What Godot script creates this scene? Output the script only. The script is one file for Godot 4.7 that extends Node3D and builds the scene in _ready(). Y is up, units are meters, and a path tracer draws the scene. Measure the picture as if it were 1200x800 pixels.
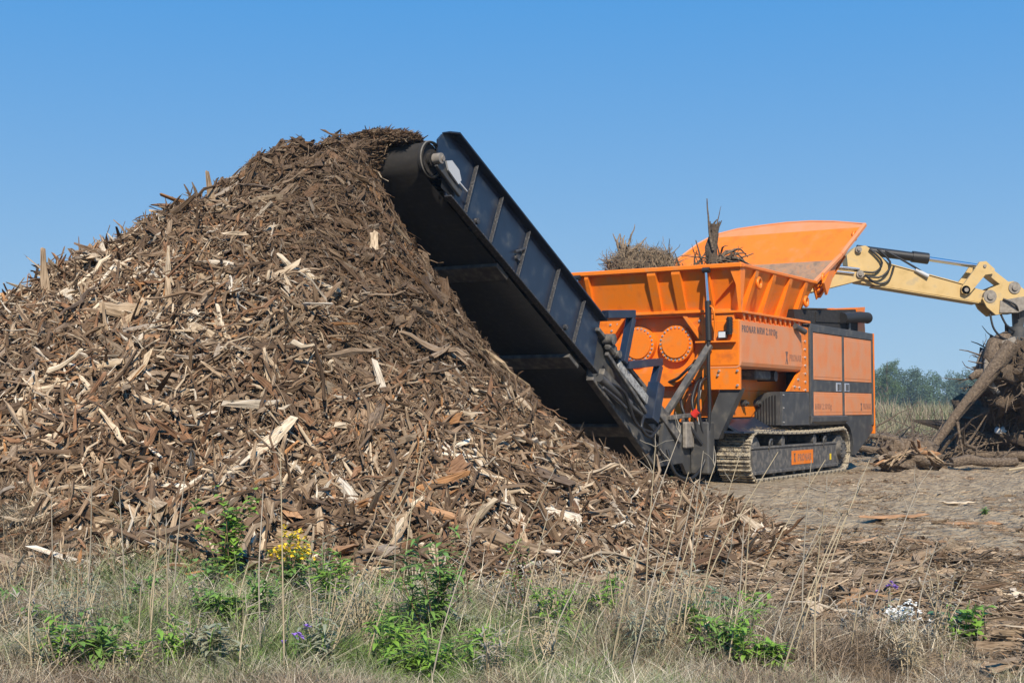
extends Node3D
# A wood pile under the discharge belt of a tracked shredder, an excavator arm behind it, weeds in front.

var rng := RandomNumberGenerator.new()
var noise := FastNoiseLite.new()
var noise_fine := FastNoiseLite.new()
var used := {}
var M := {}
var smooth_id := 1
var chip_kinds: Array = []
var pile_grid := PackedFloat32Array()

const SHRED_AT := Vector3(3.32, 0.0, -18.39)
const SHRED_TURN := 58.0

func _ready():
	rng.seed = 7
	noise.seed = 3
	noise.frequency = 0.35
	noise.fractal_octaves = 4
	noise_fine.seed = 9
	noise_fine.frequency = 1.6
	noise_fine.fractal_octaves = 3
	view_and_light()
	make_materials()
	make_ground()
	make_far()
	make_pile()
	make_shredder()
	make_excavator()
	make_roots()
	make_debris()
	make_grass()
	make_weeds()

# ------------------------------------------------------------------ camera, sky, sun
func view_and_light():
	var cam := Camera3D.new()
	cam.name = "camera"
	add_child(cam)
	cam.position = Vector3(0, 1.05, 0)
	cam.rotation_degrees = Vector3(2.88, 0, 0)
	cam.fov = 28.95
	cam.near = 0.1
	cam.far = 3000.0
	cam.current = true
	var e := Environment.new()
	e.background_mode = Environment.BG_SKY
	var sm := ProceduralSkyMaterial.new()
	sm.sky_top_color = lin(0.0, 0.2, 0.56)
	sm.sky_horizon_color = lin(0.325, 0.48, 0.6)
	sm.sky_curve = 0.145
	sm.ground_horizon_color = lin(0.3, 0.27, 0.22)
	sm.ground_bottom_color = lin(0.16, 0.13, 0.1)
	sm.sun_angle_max = 1.0
	var sky := Sky.new()
	sky.sky_material = sm
	e.sky = sky
	e.tonemap_mode = Environment.TONE_MAPPER_LINEAR
	e.tonemap_exposure = 1.32
	e.sdfgi_enabled = true
	e.ssao_enabled = true
	e.ssil_enabled = true
	e.fog_enabled = true
	e.fog_density = 0.0006
	e.fog_light_color = Color(0.78, 0.86, 0.95)
	var we := WorldEnvironment.new()
	we.name = "world_environment"
	we.environment = e
	add_child(we)
	var sun := DirectionalLight3D.new()
	sun.name = "sun"
	add_child(sun)
	sun.light_energy = 1.55
	sun.light_angular_distance = 0.5
	sun.light_color = Color(1.0, 0.95, 0.87)
	sun.shadow_enabled = true
	sun.rotation_degrees = Vector3(-41, 6, 0)

# ------------------------------------------------------------------ small helpers
func lin(r: float, g: float, b: float) -> Color:
	return Color(r, g, b).linear_to_srgb()

func numbered(called: String) -> String:
	if not used.has(called):
		used[called] = 0
		return called
	used[called] += 1
	return "%s_%03d" % [called, used[called]]

func thing(called: String, label: String, category: String, at := Vector3.ZERO, turn := 0.0, group := "", kind := "") -> Node3D:
	var o := Node3D.new()
	o.name = numbered(called)
	add_child(o)
	o.position = at
	o.rotation_degrees.y = turn
	tag(o, label, category, group, kind)
	return o

func tag(o: Node3D, label: String, category: String, group := "", kind := ""):
	if label != "":
		o.set_meta("label", label)
	if category != "":
		o.set_meta("category", category)
	if group != "":
		o.set_meta("group", group)
	if kind != "":
		o.set_meta("kind", kind)

func begin() -> SurfaceTool:
	var st := SurfaceTool.new()
	st.begin(Mesh.PRIMITIVE_TRIANGLES)
	return st

func mesh_of(st: SurfaceTool) -> ArrayMesh:
	st.generate_normals()
	return st.commit()

func part(parent: Node3D, called: String, st: SurfaceTool, m: Material) -> MeshInstance3D:
	return part_mesh(parent, called, mesh_of(st), m)

func part_mesh(parent: Node3D, called: String, mesh: Mesh, m: Material) -> MeshInstance3D:
	var o := MeshInstance3D.new()
	o.name = called if parent != self else numbered(called)
	o.mesh = mesh
	o.material_override = m
	parent.add_child(o, true)
	return o

func tri(st: SurfaceTool, a: Vector3, b: Vector3, c: Vector3):
	st.add_vertex(a)
	st.add_vertex(b)
	st.add_vertex(c)

func quad(st: SurfaceTool, a: Vector3, b: Vector3, c: Vector3, d: Vector3):
	tri(st, a, b, c)
	tri(st, a, c, d)

# a box with chamfered edges, placed by a transform
func obox(st: SurfaceTool, xf: Transform3D, size: Vector3, bev := 0.008):
	st.set_smooth_group(-1)
	var h := size * 0.5
	var c := minf(bev, minf(h.x, minf(h.y, h.z)) * 0.49)
	for ax in 3:
		var b := (ax + 1) % 3
		var d := (ax + 2) % 3
		for s in [-1.0, 1.0]:
			var q: Array = []
			for k in [[-1, -1], [1, -1], [1, 1], [-1, 1]]:
				var v := Vector3.ZERO
				v[ax] = s * h[ax]
				v[b] = k[0] * (h[b] - c)
				v[d] = k[1] * (h[d] - c)
				q.append(xf * v)
			if s > 0:
				quad(st, q[3], q[2], q[1], q[0])
			else:
				quad(st, q[0], q[1], q[2], q[3])
		for s in [-1.0, 1.0]:
			for t in [-1.0, 1.0]:
				var e: Array = []
				for k in [[0, -1], [0, 1], [1, 1], [1, -1]]:
					var v := Vector3.ZERO
					v[ax] = k[1] * (h[ax] - c)
					v[b] = s * (h[b] if k[0] == 0 else h[b] - c)
					v[d] = t * (h[d] - c if k[0] == 0 else h[d])
					e.append(xf * v)
				if s * t > 0:
					quad(st, e[3], e[2], e[1], e[0])
				else:
					quad(st, e[0], e[1], e[2], e[3])
	for sx in [-1.0, 1.0]:
		for sy in [-1.0, 1.0]:
			for sz in [-1.0, 1.0]:
				var a := xf * Vector3(sx * h.x, sy * (h.y - c), sz * (h.z - c))
				var b2 := xf * Vector3(sx * (h.x - c), sy * h.y, sz * (h.z - c))
				var c2 := xf * Vector3(sx * (h.x - c), sy * (h.y - c), sz * h.z)
				if sx * sy * sz > 0:
					tri(st, a, c2, b2)
				else:
					tri(st, a, b2, c2)

func bx(st: SurfaceTool, x0: float, x1: float, y0: float, y1: float, z0: float, z1: float, bev := 0.008):
	obox(st, Transform3D(Basis(), Vector3((x0 + x1) / 2, (y0 + y1) / 2, (z0 + z1) / 2)), Vector3(absf(x1 - x0), absf(y1 - y0), absf(z1 - z0)), bev)

# a bar of square section between two points; side gives the direction of its width
func beam(st: SurfaceTool, a: Vector3, b: Vector3, w: float, h: float, side := Vector3(0, 0, 1), bev := 0.006):
	var x := (b - a).normalized()
	var y := side.cross(x).normalized()
	if y.length() < 0.5:
		y = Vector3(0, 1, 0)
	var z := x.cross(y).normalized()
	obox(st, Transform3D(Basis(x, y, z), (a + b) / 2), Vector3((b - a).length(), h, w), bev)

# a polygon in the plane of two axes, drawn out along a vector
func prism(st: SurfaceTool, pts: Array, o: Vector3, ax: Vector3, ay: Vector3, out: Vector3):
	st.set_smooth_group(-1)
	var poly := PackedVector2Array()
	for p in pts:
		poly.append(Vector2(p[0], p[1]))
	if Geometry2D.is_polygon_clockwise(poly):
		poly.reverse()
	var ix := Geometry2D.triangulate_polygon(poly)
	var at := func(p: Vector2) -> Vector3: return o + ax * p.x + ay * p.y
	var flip := ax.cross(ay).dot(out) < 0
	for i in range(0, ix.size(), 3):
		var a: Vector3 = at.call(poly[ix[i]])
		var b: Vector3 = at.call(poly[ix[i + 1]])
		var c: Vector3 = at.call(poly[ix[i + 2]])
		if (b - a).cross(c - a).dot(out) < 0:
			var t := b
			b = c
			c = t
		tri(st, a, b, c)
		tri(st, a + out, c + out, b + out)
	for i in poly.size():
		var a: Vector3 = at.call(poly[i])
		var b: Vector3 = at.call(poly[(i + 1) % poly.size()])
		if flip:
			quad(st, a, b, b + out, a + out)
		else:
			quad(st, b, a, a + out, b + out)

# a plate in the x-y plane of a thing, from z to z - depth
func plate(st: SurfaceTool, pts: Array, z: float, depth: float):
	prism(st, pts, Vector3(0, 0, z), Vector3.RIGHT, Vector3.UP, Vector3(0, 0, -depth))

# a plate in the z-y plane
func end_plate(st: SurfaceTool, pts: Array, x: float, depth: float):
	prism(st, pts, Vector3(x, 0, 0), Vector3(0, 0, 1), Vector3.UP, Vector3(depth, 0, 0))

func tube(st: SurfaceTool, pts: Array, r0: float, r1: float, sides := 8, caps := true, wobble := 0.0):
	smooth_id += 1
	var n := pts.size()
	var rings: Array = []
	var ref := Vector3(0.13, 0.97, 0.2).normalized()
	for i in n:
		var t: Vector3 = (pts[mini(i + 1, n - 1)] - pts[maxi(i - 1, 0)]).normalized()
		if absf(t.dot(ref)) > 0.93:
			ref = Vector3(0.97, 0.1, 0.2).normalized()
		var u := t.cross(ref).normalized()
		ref = u.cross(t).normalized()
		var r := lerpf(r0, r1, float(i) / float(n - 1))
		var ring: Array = []
		for k in sides:
			var a := TAU * k / sides
			var rr := r * (1.0 + wobble * rng.randf_range(-1, 1)) if wobble > 0 else r
			ring.append(pts[i] + (u * cos(a) + ref * sin(a)) * rr)
		rings.append(ring)
	st.set_smooth_group(smooth_id)
	for i in n - 1:
		for k in sides:
			var k2 := (k + 1) % sides
			quad(st, rings[i][k], rings[i][k2], rings[i + 1][k2], rings[i + 1][k])
	if caps:
		st.set_smooth_group(-1)
		for k in sides:
			var k2 := (k + 1) % sides
			tri(st, pts[0], rings[0][k2], rings[0][k])
			tri(st, pts[n - 1], rings[n - 1][k], rings[n - 1][k2])

func cyl(st: SurfaceTool, a: Vector3, b: Vector3, r: float, sides := 20, r2 := -1.0):
	tube(st, [a, b], r, r if r2 < 0 else r2, sides)

func bend(pts: Array, n := 14) -> Array:
	var c := Curve3D.new()
	for i in pts.size():
		var t: Vector3 = (pts[mini(i + 1, pts.size() - 1)] - pts[maxi(i - 1, 0)]) / 6.0
		c.add_point(pts[i], -t, t)
	var out: Array = []
	for i in n + 1:
		out.append(c.sample_baked(c.get_baked_length() * i / n, true))
	return out

# a lump with an uneven skin
func lump(st: SurfaceTool, c: Vector3, r: Vector3, rough: float, freq: float, seed_at: float, nu := 28, nv := 18):
	smooth_id += 1
	st.set_smooth_group(smooth_id)
	var at := func(i: int, j: int) -> Vector3:
		var a := TAU * (i % nu) / nu
		var b := PI * j / nv - PI / 2
		var d := Vector3(cos(a) * cos(b), sin(b), sin(a) * cos(b))
		var k := 1.0 + rough * noise_fine.get_noise_3d(d.x * freq + seed_at, d.y * freq, d.z * freq) * 1.6
		return c + d * r * k
	for i in nu:
		for j in nv:
			var a: Vector3 = at.call(i, j)
			var b: Vector3 = at.call(i + 1, j)
			var cc: Vector3 = at.call(i + 1, j + 1)
			var d: Vector3 = at.call(i, j + 1)
			if j > 0:
				tri(st, a, b, cc)
			if j < nv - 1:
				tri(st, a, cc, d)

# ------------------------------------------------------------------ materials
func ramp_tex(freq: float, stops: Array, octaves := 4, size := 512, seed_n := 1, kind := FastNoiseLite.TYPE_SIMPLEX_SMOOTH) -> NoiseTexture2D:
	var n := FastNoiseLite.new()
	n.seed = seed_n
	n.noise_type = kind
	n.frequency = freq
	n.fractal_octaves = octaves
	var g := Gradient.new()
	var offs := PackedFloat32Array()
	var cols := PackedColorArray()
	for s in stops:
		offs.append(s[0])
		cols.append(s[1])
	g.offsets = offs
	g.colors = cols
	var t := NoiseTexture2D.new()
	t.width = size
	t.height = size
	t.seamless = true
	t.noise = n
	t.color_ramp = g
	return t

func mat(called: String, tex: Texture2D, rough: float, scale: float, metal := 0.0, world := false) -> StandardMaterial3D:
	var m := StandardMaterial3D.new()
	m.resource_name = called
	m.roughness = rough
	m.metallic = metal
	m.albedo_texture = tex
	m.uv1_triplanar = true
	m.uv1_world_triplanar = world
	m.uv1_scale = Vector3.ONE * scale
	M[called] = m
	return m

func plain(called: String, c: Color, rough: float, metal := 0.0) -> StandardMaterial3D:
	var m := StandardMaterial3D.new()
	m.resource_name = called
	m.albedo_color = c
	m.roughness = rough
	m.metallic = metal
	M[called] = m
	return m

func make_materials():
	var org := lin(0.76, 0.19, 0.009)
	var org2 := lin(0.64, 0.15, 0.012)
	var dust := lin(0.5, 0.33, 0.2)
	var m := mat("orange_paint", ramp_tex(0.011, [[0.0, lin(0.5, 0.13, 0.02)], [0.16, org2], [0.35, org], [0.62, org], [0.8, lin(0.66, 0.2, 0.035)], [1.0, lin(0.55, 0.24, 0.1)]], 5, 512, 4), 0.42, 0.55)
	m.metallic_specular = 0.45
	m = mat("orange_dust_sheen", ramp_tex(0.01, [[0.0, lin(0.66, 0.2, 0.06)], [0.5, lin(0.62, 0.24, 0.1)], [1.0, lin(0.57, 0.26, 0.14)]], 5, 512, 5), 0.55, 0.6)  # paler orange: some dust, and sky sheen put into the colour
	m = mat("orange_worn", ramp_tex(0.014, [[0.0, lin(0.14, 0.095, 0.065)], [0.36, lin(0.26, 0.17, 0.11)], [0.5, lin(0.36, 0.2, 0.11)], [0.66, lin(0.27, 0.18, 0.12)], [0.84, lin(0.5, 0.2, 0.07)], [1.0, lin(0.2, 0.15, 0.11)]], 5, 512, 8), 0.8, 0.8)
	m = mat("dark_paint", ramp_tex(0.012, [[0.0, lin(0.045, 0.045, 0.047)], [0.55, lin(0.06, 0.06, 0.06)], [1.0, lin(0.12, 0.11, 0.095)]], 5, 512, 6), 0.5, 0.7)
	m = mat("black_paint_sky_tint", ramp_tex(0.01, [[0.0, lin(0.009, 0.016, 0.034)], [0.6, lin(0.013, 0.022, 0.044)], [0.85, lin(0.035, 0.042, 0.058)], [1.0, lin(0.09, 0.088, 0.085)]], 6, 512, 11), 0.34, 0.6)  # black paint with the blue of the reflected sky put into its colour
	m = mat("scraped_steel", ramp_tex(0.03, [[0.0, lin(0.02, 0.02, 0.024)], [0.6, lin(0.035, 0.036, 0.04)], [0.8, lin(0.12, 0.115, 0.11)], [1.0, lin(0.3, 0.28, 0.25)]], 4, 512, 12), 0.55, 1.6)
	m = mat("belt_rubber", ramp_tex(0.02, [[0.0, lin(0.012, 0.011, 0.011)], [0.6, lin(0.018, 0.016, 0.015)], [1.0, lin(0.05, 0.043, 0.036)]], 5, 512, 13), 0.9, 1.0)
	m = mat("dusty_rubber", ramp_tex(0.02, [[0.0, lin(0.09, 0.085, 0.075)], [1.0, lin(0.22, 0.2, 0.17)]], 5, 512, 14), 0.9, 1.0)
	m = mat("mud_steel", ramp_tex(0.016, [[0.0, lin(0.07, 0.065, 0.06)], [0.36, lin(0.14, 0.12, 0.1)], [0.5, lin(0.33, 0.28, 0.2)], [1.0, lin(0.45, 0.39, 0.29)]], 5, 512, 15), 0.85, 1.3)
	m.heightmap_enabled = true
	m.heightmap_texture = ramp_tex(0.05, [[0.0, Color.BLACK], [1.0, Color.WHITE]], 5, 512, 17)
	m.heightmap_scale = 1.5
	m = mat("dusty_frame", ramp_tex(0.014, [[0.0, lin(0.05, 0.05, 0.05)], [0.5, lin(0.09, 0.085, 0.08)], [1.0, lin(0.24, 0.21, 0.17)]], 5, 512, 16), 0.75, 1.0)
	m = mat("cream_paint", ramp_tex(0.012, [[0.0, lin(0.42, 0.29, 0.11)], [0.3, lin(0.5, 0.35, 0.145)], [0.65, lin(0.52, 0.37, 0.16)], [1.0, lin(0.38, 0.3, 0.18)]], 5, 512, 18), 0.5, 0.5)
	m = mat("grey_steel", ramp_tex(0.02, [[0.0, lin(0.16, 0.14, 0.12)], [1.0, lin(0.3, 0.27, 0.23)]], 5, 512, 19), 0.6, 1.0)
	plain("black_hose", lin(0.014, 0.014, 0.015), 0.5)
	plain("chrome", lin(0.75, 0.76, 0.78), 0.18, 1.0)
	plain("bolt_steel", lin(0.6, 0.58, 0.55), 0.35, 0.7)
	mat("dusty_strip", ramp_tex(0.03, [[0.0, lin(0.1, 0.1, 0.1)], [0.45, lin(0.3, 0.3, 0.29)], [1.0, lin(0.5, 0.49, 0.46)]], 4, 256, 51), 0.5, 2.0)
	plain("white_plate", lin(0.45, 0.46, 0.47), 0.45)
	plain("red_plastic", lin(0.55, 0.03, 0.02), 0.35)
	plain("lamp_glass", lin(0.6, 0.62, 0.65), 0.15)
	plain("letter_grey", lin(0.12, 0.09, 0.08), 0.6)
	plain("letter_pale", lin(0.3, 0.14, 0.08), 0.6)
	plain("blue_grey", lin(0.33, 0.36, 0.42), 0.5)
	plain("dark_glass", lin(0.02, 0.03, 0.035), 0.08)
	# wood: a streaked texture along the length of each piece, tinted per copy
	var w := StandardMaterial3D.new()
	w.resource_name = "shredded_wood"
	w.albedo_texture = ramp_tex(0.03, [[0.0, Color(0.55, 0.53, 0.5)], [0.35, Color(0.8, 0.78, 0.76)], [0.6, Color(0.95, 0.94, 0.92)], [1.0, Color(1, 1, 1)]], 4, 256, 21)
	w.uv1_scale = Vector3(0.35, 1.7, 1)
	w.roughness = 0.88
	w.metallic_specular = 0.3
	w.vertex_color_use_as_albedo = true
	M["wood"] = w
	var tones := [[0.19, 0.14, 0.1], [0.27, 0.2, 0.14], [0.4, 0.3, 0.2], [0.48, 0.37, 0.25], [0.6, 0.5, 0.37], [0.38, 0.22, 0.12], [0.13, 0.095, 0.07], [0.32, 0.265, 0.21]]
	for i in tones.size():
		var t: Array = tones[i]
		var cw := StandardMaterial3D.new()
		cw.resource_name = "split_wood"
		cw.albedo_texture = ramp_tex(0.03, [[0.0, lin(t[0] * 0.4, t[1] * 0.38, t[2] * 0.36)], [0.4, lin(t[0] * 0.8, t[1] * 0.78, t[2] * 0.76)], [0.7, lin(t[0] * 1.1, t[1] * 1.1, t[2] * 1.1)], [1.0, lin(t[0] * 1.3, t[1] * 1.3, t[2] * 1.3)]], 5, 256, 30 + i)
		cw.uv1_scale = Vector3(0.5, 2.2, 1)
		cw.roughness = 0.9
		cw.metallic_specular = 0.3
		M["wood%d" % i] = cw
	m = mat("bark", ramp_tex(0.03, [[0.0, lin(0.05, 0.036, 0.026)], [0.5, lin(0.13, 0.095, 0.066)], [0.8, lin(0.22, 0.17, 0.12)], [1.0, lin(0.32, 0.26, 0.19)]], 5, 512, 40), 0.92, 1.2)
	m.heightmap_enabled = true
	m.heightmap_texture = ramp_tex(0.06, [[0.0, Color.BLACK], [1.0, Color.WHITE]], 4, 512, 41)
	m.heightmap_scale = 2.0
	m = mat("dark_bark", ramp_tex(0.03, [[0.0, lin(0.03, 0.022, 0.016)], [0.5, lin(0.075, 0.055, 0.04)], [1.0, lin(0.17, 0.13, 0.09)]], 5, 512, 47), 0.92, 1.6)
	m = mat("pale_bark", ramp_tex(0.03, [[0.0, lin(0.09, 0.066, 0.046)], [0.5, lin(0.22, 0.165, 0.115)], [1.0, lin(0.4, 0.32, 0.23)]], 5, 512, 48), 0.92, 1.6)
	m = mat("soil_lump", ramp_tex(0.025, [[0.0, lin(0.06, 0.042, 0.03)], [0.5, lin(0.13, 0.095, 0.066)], [1.0, lin(0.24, 0.18, 0.125)]], 5, 512, 42), 0.95, 1.5)
	m.heightmap_enabled = true
	m.heightmap_texture = ramp_tex(0.07, [[0.0, Color.BLACK], [1.0, Color.WHITE]], 5, 512, 43)
	m.heightmap_scale = 4.0
	m = mat("mulch", ramp_tex(0.04, [[0.0, lin(0.02, 0.014, 0.009)], [0.5, lin(0.05, 0.034, 0.022)], [1.0, lin(0.11, 0.075, 0.05)]], 5, 512, 44), 0.95, 2.0)
	m = mat("earth", ramp_tex(0.012, [[0.0, lin(0.15, 0.108, 0.066)], [0.35, lin(0.24, 0.18, 0.113)], [0.6, lin(0.32, 0.247, 0.158)], [0.85, lin(0.385, 0.305, 0.2)], [1.0, lin(0.44, 0.365, 0.255)]], 6, 1024, 45), 0.95, 0.37, 0.0, true)
	m.heightmap_enabled = true
	m.heightmap_texture = ramp_tex(0.03, [[0.0, Color.BLACK], [1.0, Color.WHITE]], 6, 1024, 46)
	m.heightmap_scale = 5.0
	# growing things: tinted per copy
	for k in ["blade", "leaf", "far_leaf", "petal"]:
		var l := StandardMaterial3D.new()
		l.resource_name = k
		l.vertex_color_use_as_albedo = true
		l.roughness = 0.75
		l.metallic_specular = 0.35
		l.backlight_enabled = true
		l.backlight = Color(0.5, 0.5, 0.35)
		l.cull_mode = BaseMaterial3D.CULL_DISABLED
		M[k] = l
	for c in [["leaf_bright", 0.17, 0.31, 0.035], ["leaf_mid", 0.125, 0.235, 0.045], ["leaf_blue", 0.075, 0.17, 0.075], ["leaf_grey", 0.25, 0.26, 0.17], ["stalk_dry", 0.42, 0.34, 0.22], ["stalk_grey", 0.36, 0.31, 0.24], ["stem_brown", 0.17, 0.1, 0.06], ["flower_yellow", 0.72, 0.52, 0.02], ["flower_purple", 0.25, 0.13, 0.5], ["flower_white", 0.72, 0.72, 0.7]]:
		var l := plain(c[0], lin(c[1], c[2], c[3]), 0.7)
		l.backlight_enabled = true
		l.backlight = Color(0.4, 0.4, 0.3)
		l.cull_mode = BaseMaterial3D.CULL_DISABLED
	plain("pale_stone", lin(0.5, 0.46, 0.4), 0.9)

# ------------------------------------------------------------------ ground
func ground_y(x: float, z: float) -> float:
	var d := -z
	var k := clampf((34.0 - absf(d - 14.0)) / 12.0, 0.0, 1.0)
	var flat := 1.0
	var l := to_shredder(x, z)
	if l.x > -2.0 and l.x < 6.5 and l.y > -4.0 and l.y < 1.0:
		flat = 0.15
	var y := (noise.get_noise_2d(x * 1.5, z * 1.5) * 0.1 + noise_fine.get_noise_2d(x * 1.6, z * 1.6) * 0.045) * k * flat
	# the ground dips away towards the weeds in front on the far right corner
	y += 0.05 * smoothstep(1.0, 3.0, x) * smoothstep(9.0, 5.0, d)
	return y

func to_shredder(x: float, z: float) -> Vector2:
	var a := deg_to_rad(SHRED_TURN)
	var p := Vector2(x - SHRED_AT.x, z - SHRED_AT.z)
	return Vector2(p.x * cos(a) - p.y * sin(a), p.x * sin(a) + p.y * cos(a))

func steps(a: float, b: float, fine: float, far: float) -> PackedFloat32Array:
	var out := PackedFloat32Array()
	var s := fine
	var v := a
	var low := PackedFloat32Array()
	while v > -far:
		s *= 1.35
		v -= s
		low.append(v)
	low.reverse()
	out.append_array(low)
	v = a
	while v < b:
		out.append(v)
		v += fine
	s = fine
	while v < far:
		out.append(v)
		s *= 1.35
		v += s
	out.append(v)
	return out

func make_ground():
	var xs := steps(-7.0, 12.0, 0.11, 1500.0)
	var zs := steps(-30.0, -4.0, 0.12, 1500.0)
	var v := PackedVector3Array()
	var nn := PackedVector3Array()
	var ix := PackedInt32Array()
	for z in zs:
		for x in xs:
			v.append(Vector3(x, ground_y(x, z), z))
			var e := 0.08
			nn.append(Vector3(ground_y(x - e, z) - ground_y(x + e, z), 2 * e, ground_y(x, z - e) - ground_y(x, z + e)).normalized())
	var w := xs.size()
	for j in zs.size() - 1:
		for i in w - 1:
			var a := j * w + i
			ix.append_array(PackedInt32Array([a, a + 1, a + w + 1, a, a + w + 1, a + w]))
	var arr := []
	arr.resize(Mesh.ARRAY_MAX)
	arr[Mesh.ARRAY_VERTEX] = v
	arr[Mesh.ARRAY_NORMAL] = nn
	arr[Mesh.ARRAY_INDEX] = ix
	var me := ArrayMesh.new()
	me.add_surface_from_arrays(Mesh.PRIMITIVE_TRIANGLES, arr)
	var g := part_mesh(self, "ground", me, M["earth"])
	tag(g, "bare brown earth littered with wood shreds", "ground", "", "structure")

# a mass of copies as one object
func mass(parent: Node3D, called: String, mesh: Mesh, m: Material, xfs: Array, cols: PackedColorArray, label := "", category := "") -> MultiMeshInstance3D:
	var mm := MultiMesh.new()
	mm.transform_format = MultiMesh.TRANSFORM_3D
	mm.use_colors = true
	mm.mesh = mesh
	mm.instance_count = xfs.size()
	for i in xfs.size():
		mm.set_instance_transform(i, xfs[i])
		mm.set_instance_color(i, cols[i])
	var o := MultiMeshInstance3D.new()
	o.name = called if parent != self else numbered(called)
	o.multimesh = mm
	o.material_override = m
	parent.add_child(o, true)
	tag(o, label, category, "", "stuff")
	return o

# ------------------------------------------------------------------ far wood and tall weeds
func clump_mesh(seed_n: int, leaves: int, size: float) -> ArrayMesh:
	var r := RandomNumberGenerator.new()
	r.seed = seed_n
	var st := begin()
	st.set_smooth_group(-1)
	for i in leaves:
		var d := Vector3(r.randfn(), r.randfn() * 0.8, r.randfn()).normalized() * pow(r.randf(), 0.45)
		var a := Vector3(r.randfn(), r.randfn(), r.randfn()).normalized()
		var b := a.cross(Vector3(r.randfn(), r.randfn(), r.randfn())).normalized()
		var s := size * r.randf_range(0.6, 1.3)
		quad(st, d - a * s, d + b * s * 0.55, d + a * s, d - b * s * 0.55)
	return mesh_of(st)

func blade_mesh(seed_n: int, blades: int, lean: float, width: float, spread: float, segs := 3) -> ArrayMesh:
	var r := RandomNumberGenerator.new()
	r.seed = seed_n
	var st := begin()
	for i in blades:
		smooth_id += 1
		st.set_smooth_group(smooth_id)
		var az := r.randf() * TAU
		var o := Vector3(cos(az), 0, sin(az)) * spread * sqrt(r.randf())
		var az2 := r.randf() * TAU
		var dir := Vector3(cos(az2), 0, sin(az2))
		var h := r.randf_range(0.45, 1.0)
		var ln := r.randf_range(0.1, 1.0) * lean
		var side := dir.cross(Vector3.UP).rotated(Vector3.UP, r.randf_range(-0.6, 0.6))
		var wd := width * r.randf_range(0.6, 1.2)
		var prev_l := o - side * wd
		var prev_r := o + side * wd
		for s in range(1, segs + 1):
			var t := float(s) / segs
			var p := o + Vector3.UP * h * (t - 0.25 * ln * t * t) + dir * ln * h * t * t
			var wt := wd * (1.0 - t * t)
			if s == segs:
				tri(st, prev_l, prev_r, p)
			else:
				quad(st, prev_l, prev_r, p + side * wt, p - side * wt)
			prev_l = p - side * wt
			prev_r = p + side * wt
	return mesh_of(st)

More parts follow.
